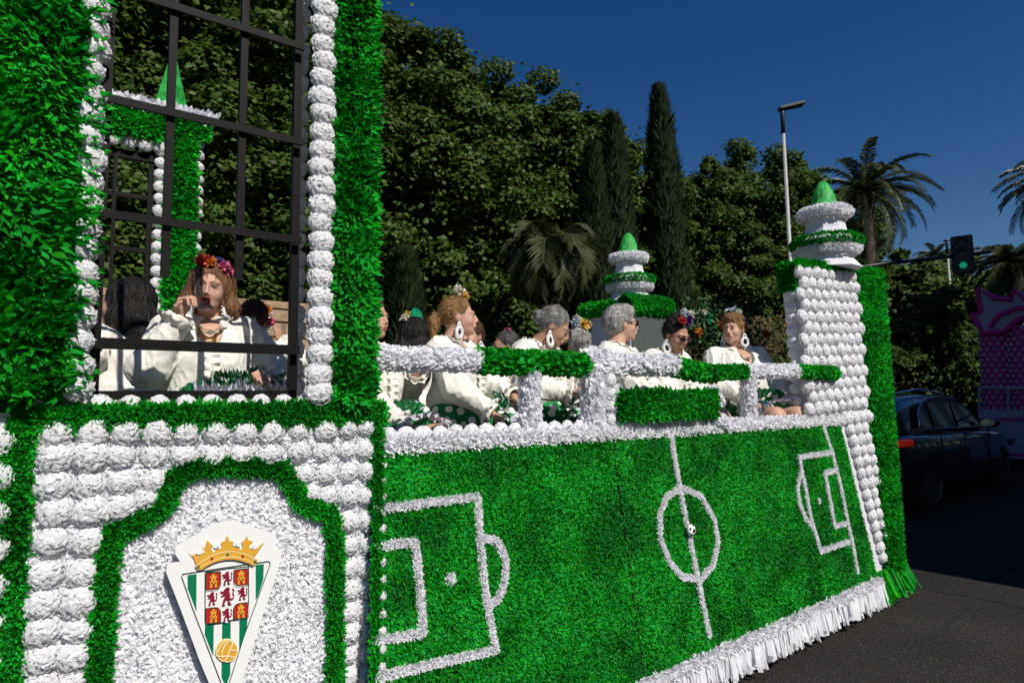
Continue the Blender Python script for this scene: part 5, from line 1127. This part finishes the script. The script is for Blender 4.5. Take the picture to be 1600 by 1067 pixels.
# 7 blonde ponytail
t, Hp, HM = woman('blonde woman with a ponytail, green hair ribbon and large white earrings, in profile', 1.965, 3.24, (.45, -.9), head_dir=(.86, -.5), head_pitch=-.03, hair='pony', hcol='h_blonde', skin=0, res=.0055, fat=1.0, group=G, seat=1.375, necklace=True, legsdir=.5,
    hands={-1: dict(at=(-.10, .35, .20), pole=(-.9, -.3, -.8), curl=.7), 1: dict(at=(.13, .32, .12), pole=(.9, -.3, -.9), curl=.8)})
MB().ball(Hp(0, -.108, .012), (.042, .018, .044), 14, 10, HM).build('green_ribbon', M['satin_g'], t, smooth=True)
local_flower(t, Hp, HM, [((.0, .02, .155), .026, 'fl_white', None), ((-.01, .035, .14), .024, 'fl_yellow', None), ((.01, .045, .12), .022, 'fl_yellow', None), ((.02, .0, .175), .022, 'fl_white', None)])
# 8 brunette behind her
t, Hp, HM = woman('brown haired woman whose face just shows behind the woman with the ponytail', 2.47, 3.80, (-.3, -1), head_dir=(-.9, -.5), hair='bun', hcol='h_brown', skin=0, res=.008, group=G, seat=1.33, earrings=True)
local_flower(t, Hp, HM, [((.0, .05, .125), .03, 'fl_white', 'fl_yellow'), ((.04, .03, .11), .024, 'fl_yellow', None)])
# 9 dark grey hair with pink flower, back
t, Hp, HM = woman('woman with dark grey hair and pink flower, seen from behind above the green rail', 2.94, 4.0, (-.5, .85), head_dir=(-.85, .3), hair='bun', hcol='h_dgrey', skin=1, res=.008, group=G, seat=1.295, earrings=False)
local_flower(t, Hp, HM, [((.0, -.03, .13), .024, 'fl_pink', None), ((.03, -.06, .10), .03, 'fl_leaf', None), ((.05, -.09, .07), .032, 'fl_white', None), ((.06, -.10, .03), .03, 'fl_white', None)])
# 10 grey woman looking down at a phone
t, Hp, HM = woman('grey haired woman with hair pulled back, looking down at the phone in her hands', 2.49, 3.24, (.35, -.95), head_dir=(.72, -.7), head_pitch=.55, hair='bun', hcol='h_grey', skin=1, res=.0055, lean=.22, group=G, seat=1.385, legsdir=.5,
    hands={-1: dict(at=(-.02, .42, .24), pole=(-.9, -.2, -.7), dir=(.3, .8, .1), palm=(0, .2, 1), curl=.7), 1: dict(at=(.14, .40, .21), pole=(.9, -.2, -.7), dir=(-.3, .8, .1), palm=(0, .2, 1), curl=.5)})
local_flower(t, Hp, HM, [((-.05, -.06, .115), .022, 'fl_white', None)])
ph = MB().box(-.04, .04, -.08, .08, -.005, .005).build('phone', M['rubber'], bevel=.006); tag(ph, 'black phone held low by the grey haired woman looking down', 'phone'); ph.name = 'phone'
ph.location = (2.74, 2.80, 1.66); ph.rotation_euler = (.5, .1, -2.4)
# 11 silver curly from behind with yellow flowers
t, Hp, HM = woman('woman with curly silver hair seen from behind, big yellow and white flowers beside her head', 3.42, 3.72, (.3, .95), head_dir=(.3, .95), hair='curly', hcol='h_silver', skin=2, res=.007, group=G, seat=1.32, earrings=False)
local_flower(t, Hp, HM, [((.02, -.07, .14), .045, 'fl_yellow', None), ((-.03, -.04, .155), .04, 'fl_pale', None), ((.0, -.02, .195), .035, 'fl_white', None), ((.07, -.05, .125), .03, 'fl_leaf', None), ((.05, -.02, .17), .03, 'fl_leaf', None), ((.08, -.04, .15), .028, 'fl_yellow', None)])
# 12 dark haired woman in the shade of the rear tower
t, Hp, HM = woman('dark haired woman half hidden between the two women with silver hair', 3.62, 3.95, (-.5, -.6), hair='bun', hcol='h_brown', skin=1, res=.009, group=G, seat=1.25)
local_flower(t, Hp, HM, [((.03, .02, .13), .03, 'fl_pink', None)])
# 13 silver hair with sunglasses
t, Hp, HM = woman('woman with short curly silver hair and dark sunglasses, in profile, above the green sign board', 3.09, 3.0, (.45, -.9), head_dir=(.88, -.42), hair='curly', hcol='h_silver', skin=2, res=.0055, fat=1.12, group=G, seat=1.375, legsdir=.4, glasses='frame_red', earrings=False, necklace=True, curls=.007)
# 14 black hair, purple and red flowers
t, Hp, HM = woman('black haired woman with glasses looking down, purple, red and white flowers in her hair', 3.71, 3.14, (.0, -1), head_dir=(-.08, -1), head_pitch=.42, hair='highbun', hcol='h_black', skin=1, res=.0055, lean=.10, group=G, seat=1.36, glasses='frame_red')
local_flower(t, Hp, HM, [((-.04, .04, .135), .036, 'fl_purple', None), ((.03, .05, .13), .026, 'fl_red', None), ((-.01, .03, .165), .03, 'fl_pale', None), ((-.06, .02, .165), .032, 'fl_white', None), ((-.02, .0, .18), .026, 'fl_white', None)])
# 15 blonde short hair at the end
t, Hp, HM = woman('stout woman with short blonde hair at the far end of the bench, looking left', 4.36, 2.96, (-.45, -.9), head_dir=(-.98, -.25), hair='short', hcol='h_blonde', skin=0, res=.0055, fat=1.35, sc=1.05, group=G, seat=1.37, legsdir=.3,
    hands={1: dict(at=(.14, .33, .17), pole=(1, -.2, -.7), curl=.35, palm=(0, 0, -1), dir=(-.2, 1, -.2)), -1: dict(at=(-.24, .26, .08), pole=(-1, -.2, -.7), curl=.6)})
local_flower(t, Hp, HM, [((-.01, .01, .135), .034, 'fl_pale', 'fl_blue'), ((.035, .0, .13), .026, 'fl_white', None), ((-.045, .0, .125), .026, 'fl_white', None), ((-.06, -.03, .10), .02, 'fl_leaf', None)])
# benches under them
def bench(x0, x1, y, zt, label):
    t = thing('wooden_bench', label, 'bench', (x0, y, .93)); L = x1-x0; h = zt-.93
    MB().box(0, L, -.16, .16, h-.03, h).build('seat', M['wood'], t, bevel=.005)
    for x in np.linspace(.1, L-.1, max(2, int(L/1.1)+1)):
        for yy in (-.13, .13): MB().box(x-.02, x+.02, yy-.02, yy+.02, 0, h-.03).build('leg', M['wood'], t)
bench(.25, 1.05, 3.33, 1.37, 'wooden bench under the singing woman in the window'); bench(1.2, 4.7, 3.06, 1.355, 'long wooden bench under the women along the rail'); bench(-.2, 4.1, 3.85, 1.26, 'long wooden bench under the rear row of women')
# flowers on the rear rail
fa = thing('flower_arrangement', 'orange and pale green paper flowers among dark leaves behind the black haired woman', 'flowers', (0, 0, 0))
for px, py, r_, m_ in ((1107, 497, .05, 'fl_green'), (1100, 488, .03, 'fl_white'), (1138, 503, .055, 'fl_orange'), (1122, 508, .05, 'fl_orange'), (1090, 520, .05, 'fl_orange'), (1128, 491, .04, 'fl_orange'), (1196, 522, .045, 'fl_red')):
    c_ = onY(px, py, 4.62); blossom(c_, r_, m_, fa, d=(-.6, -.7, .2), core='fl_yellow' if m_ == 'fl_orange' else None)
P = onY(1125, 520, 4.7)+rng.normal(0, 1, (2600, 3))*np.array((.30, .08, .16)); link('leaves', leaf_mesh('leaves', P, rng.normal(0, 1, (2600, 3)), .08, .045, M['fl_leaf']), None, fa, kind='stuff')
MB().box(4.6, 6.0, 4.66, 4.74, 1.42, 1.5).build('planter', M['board_w'], fa)
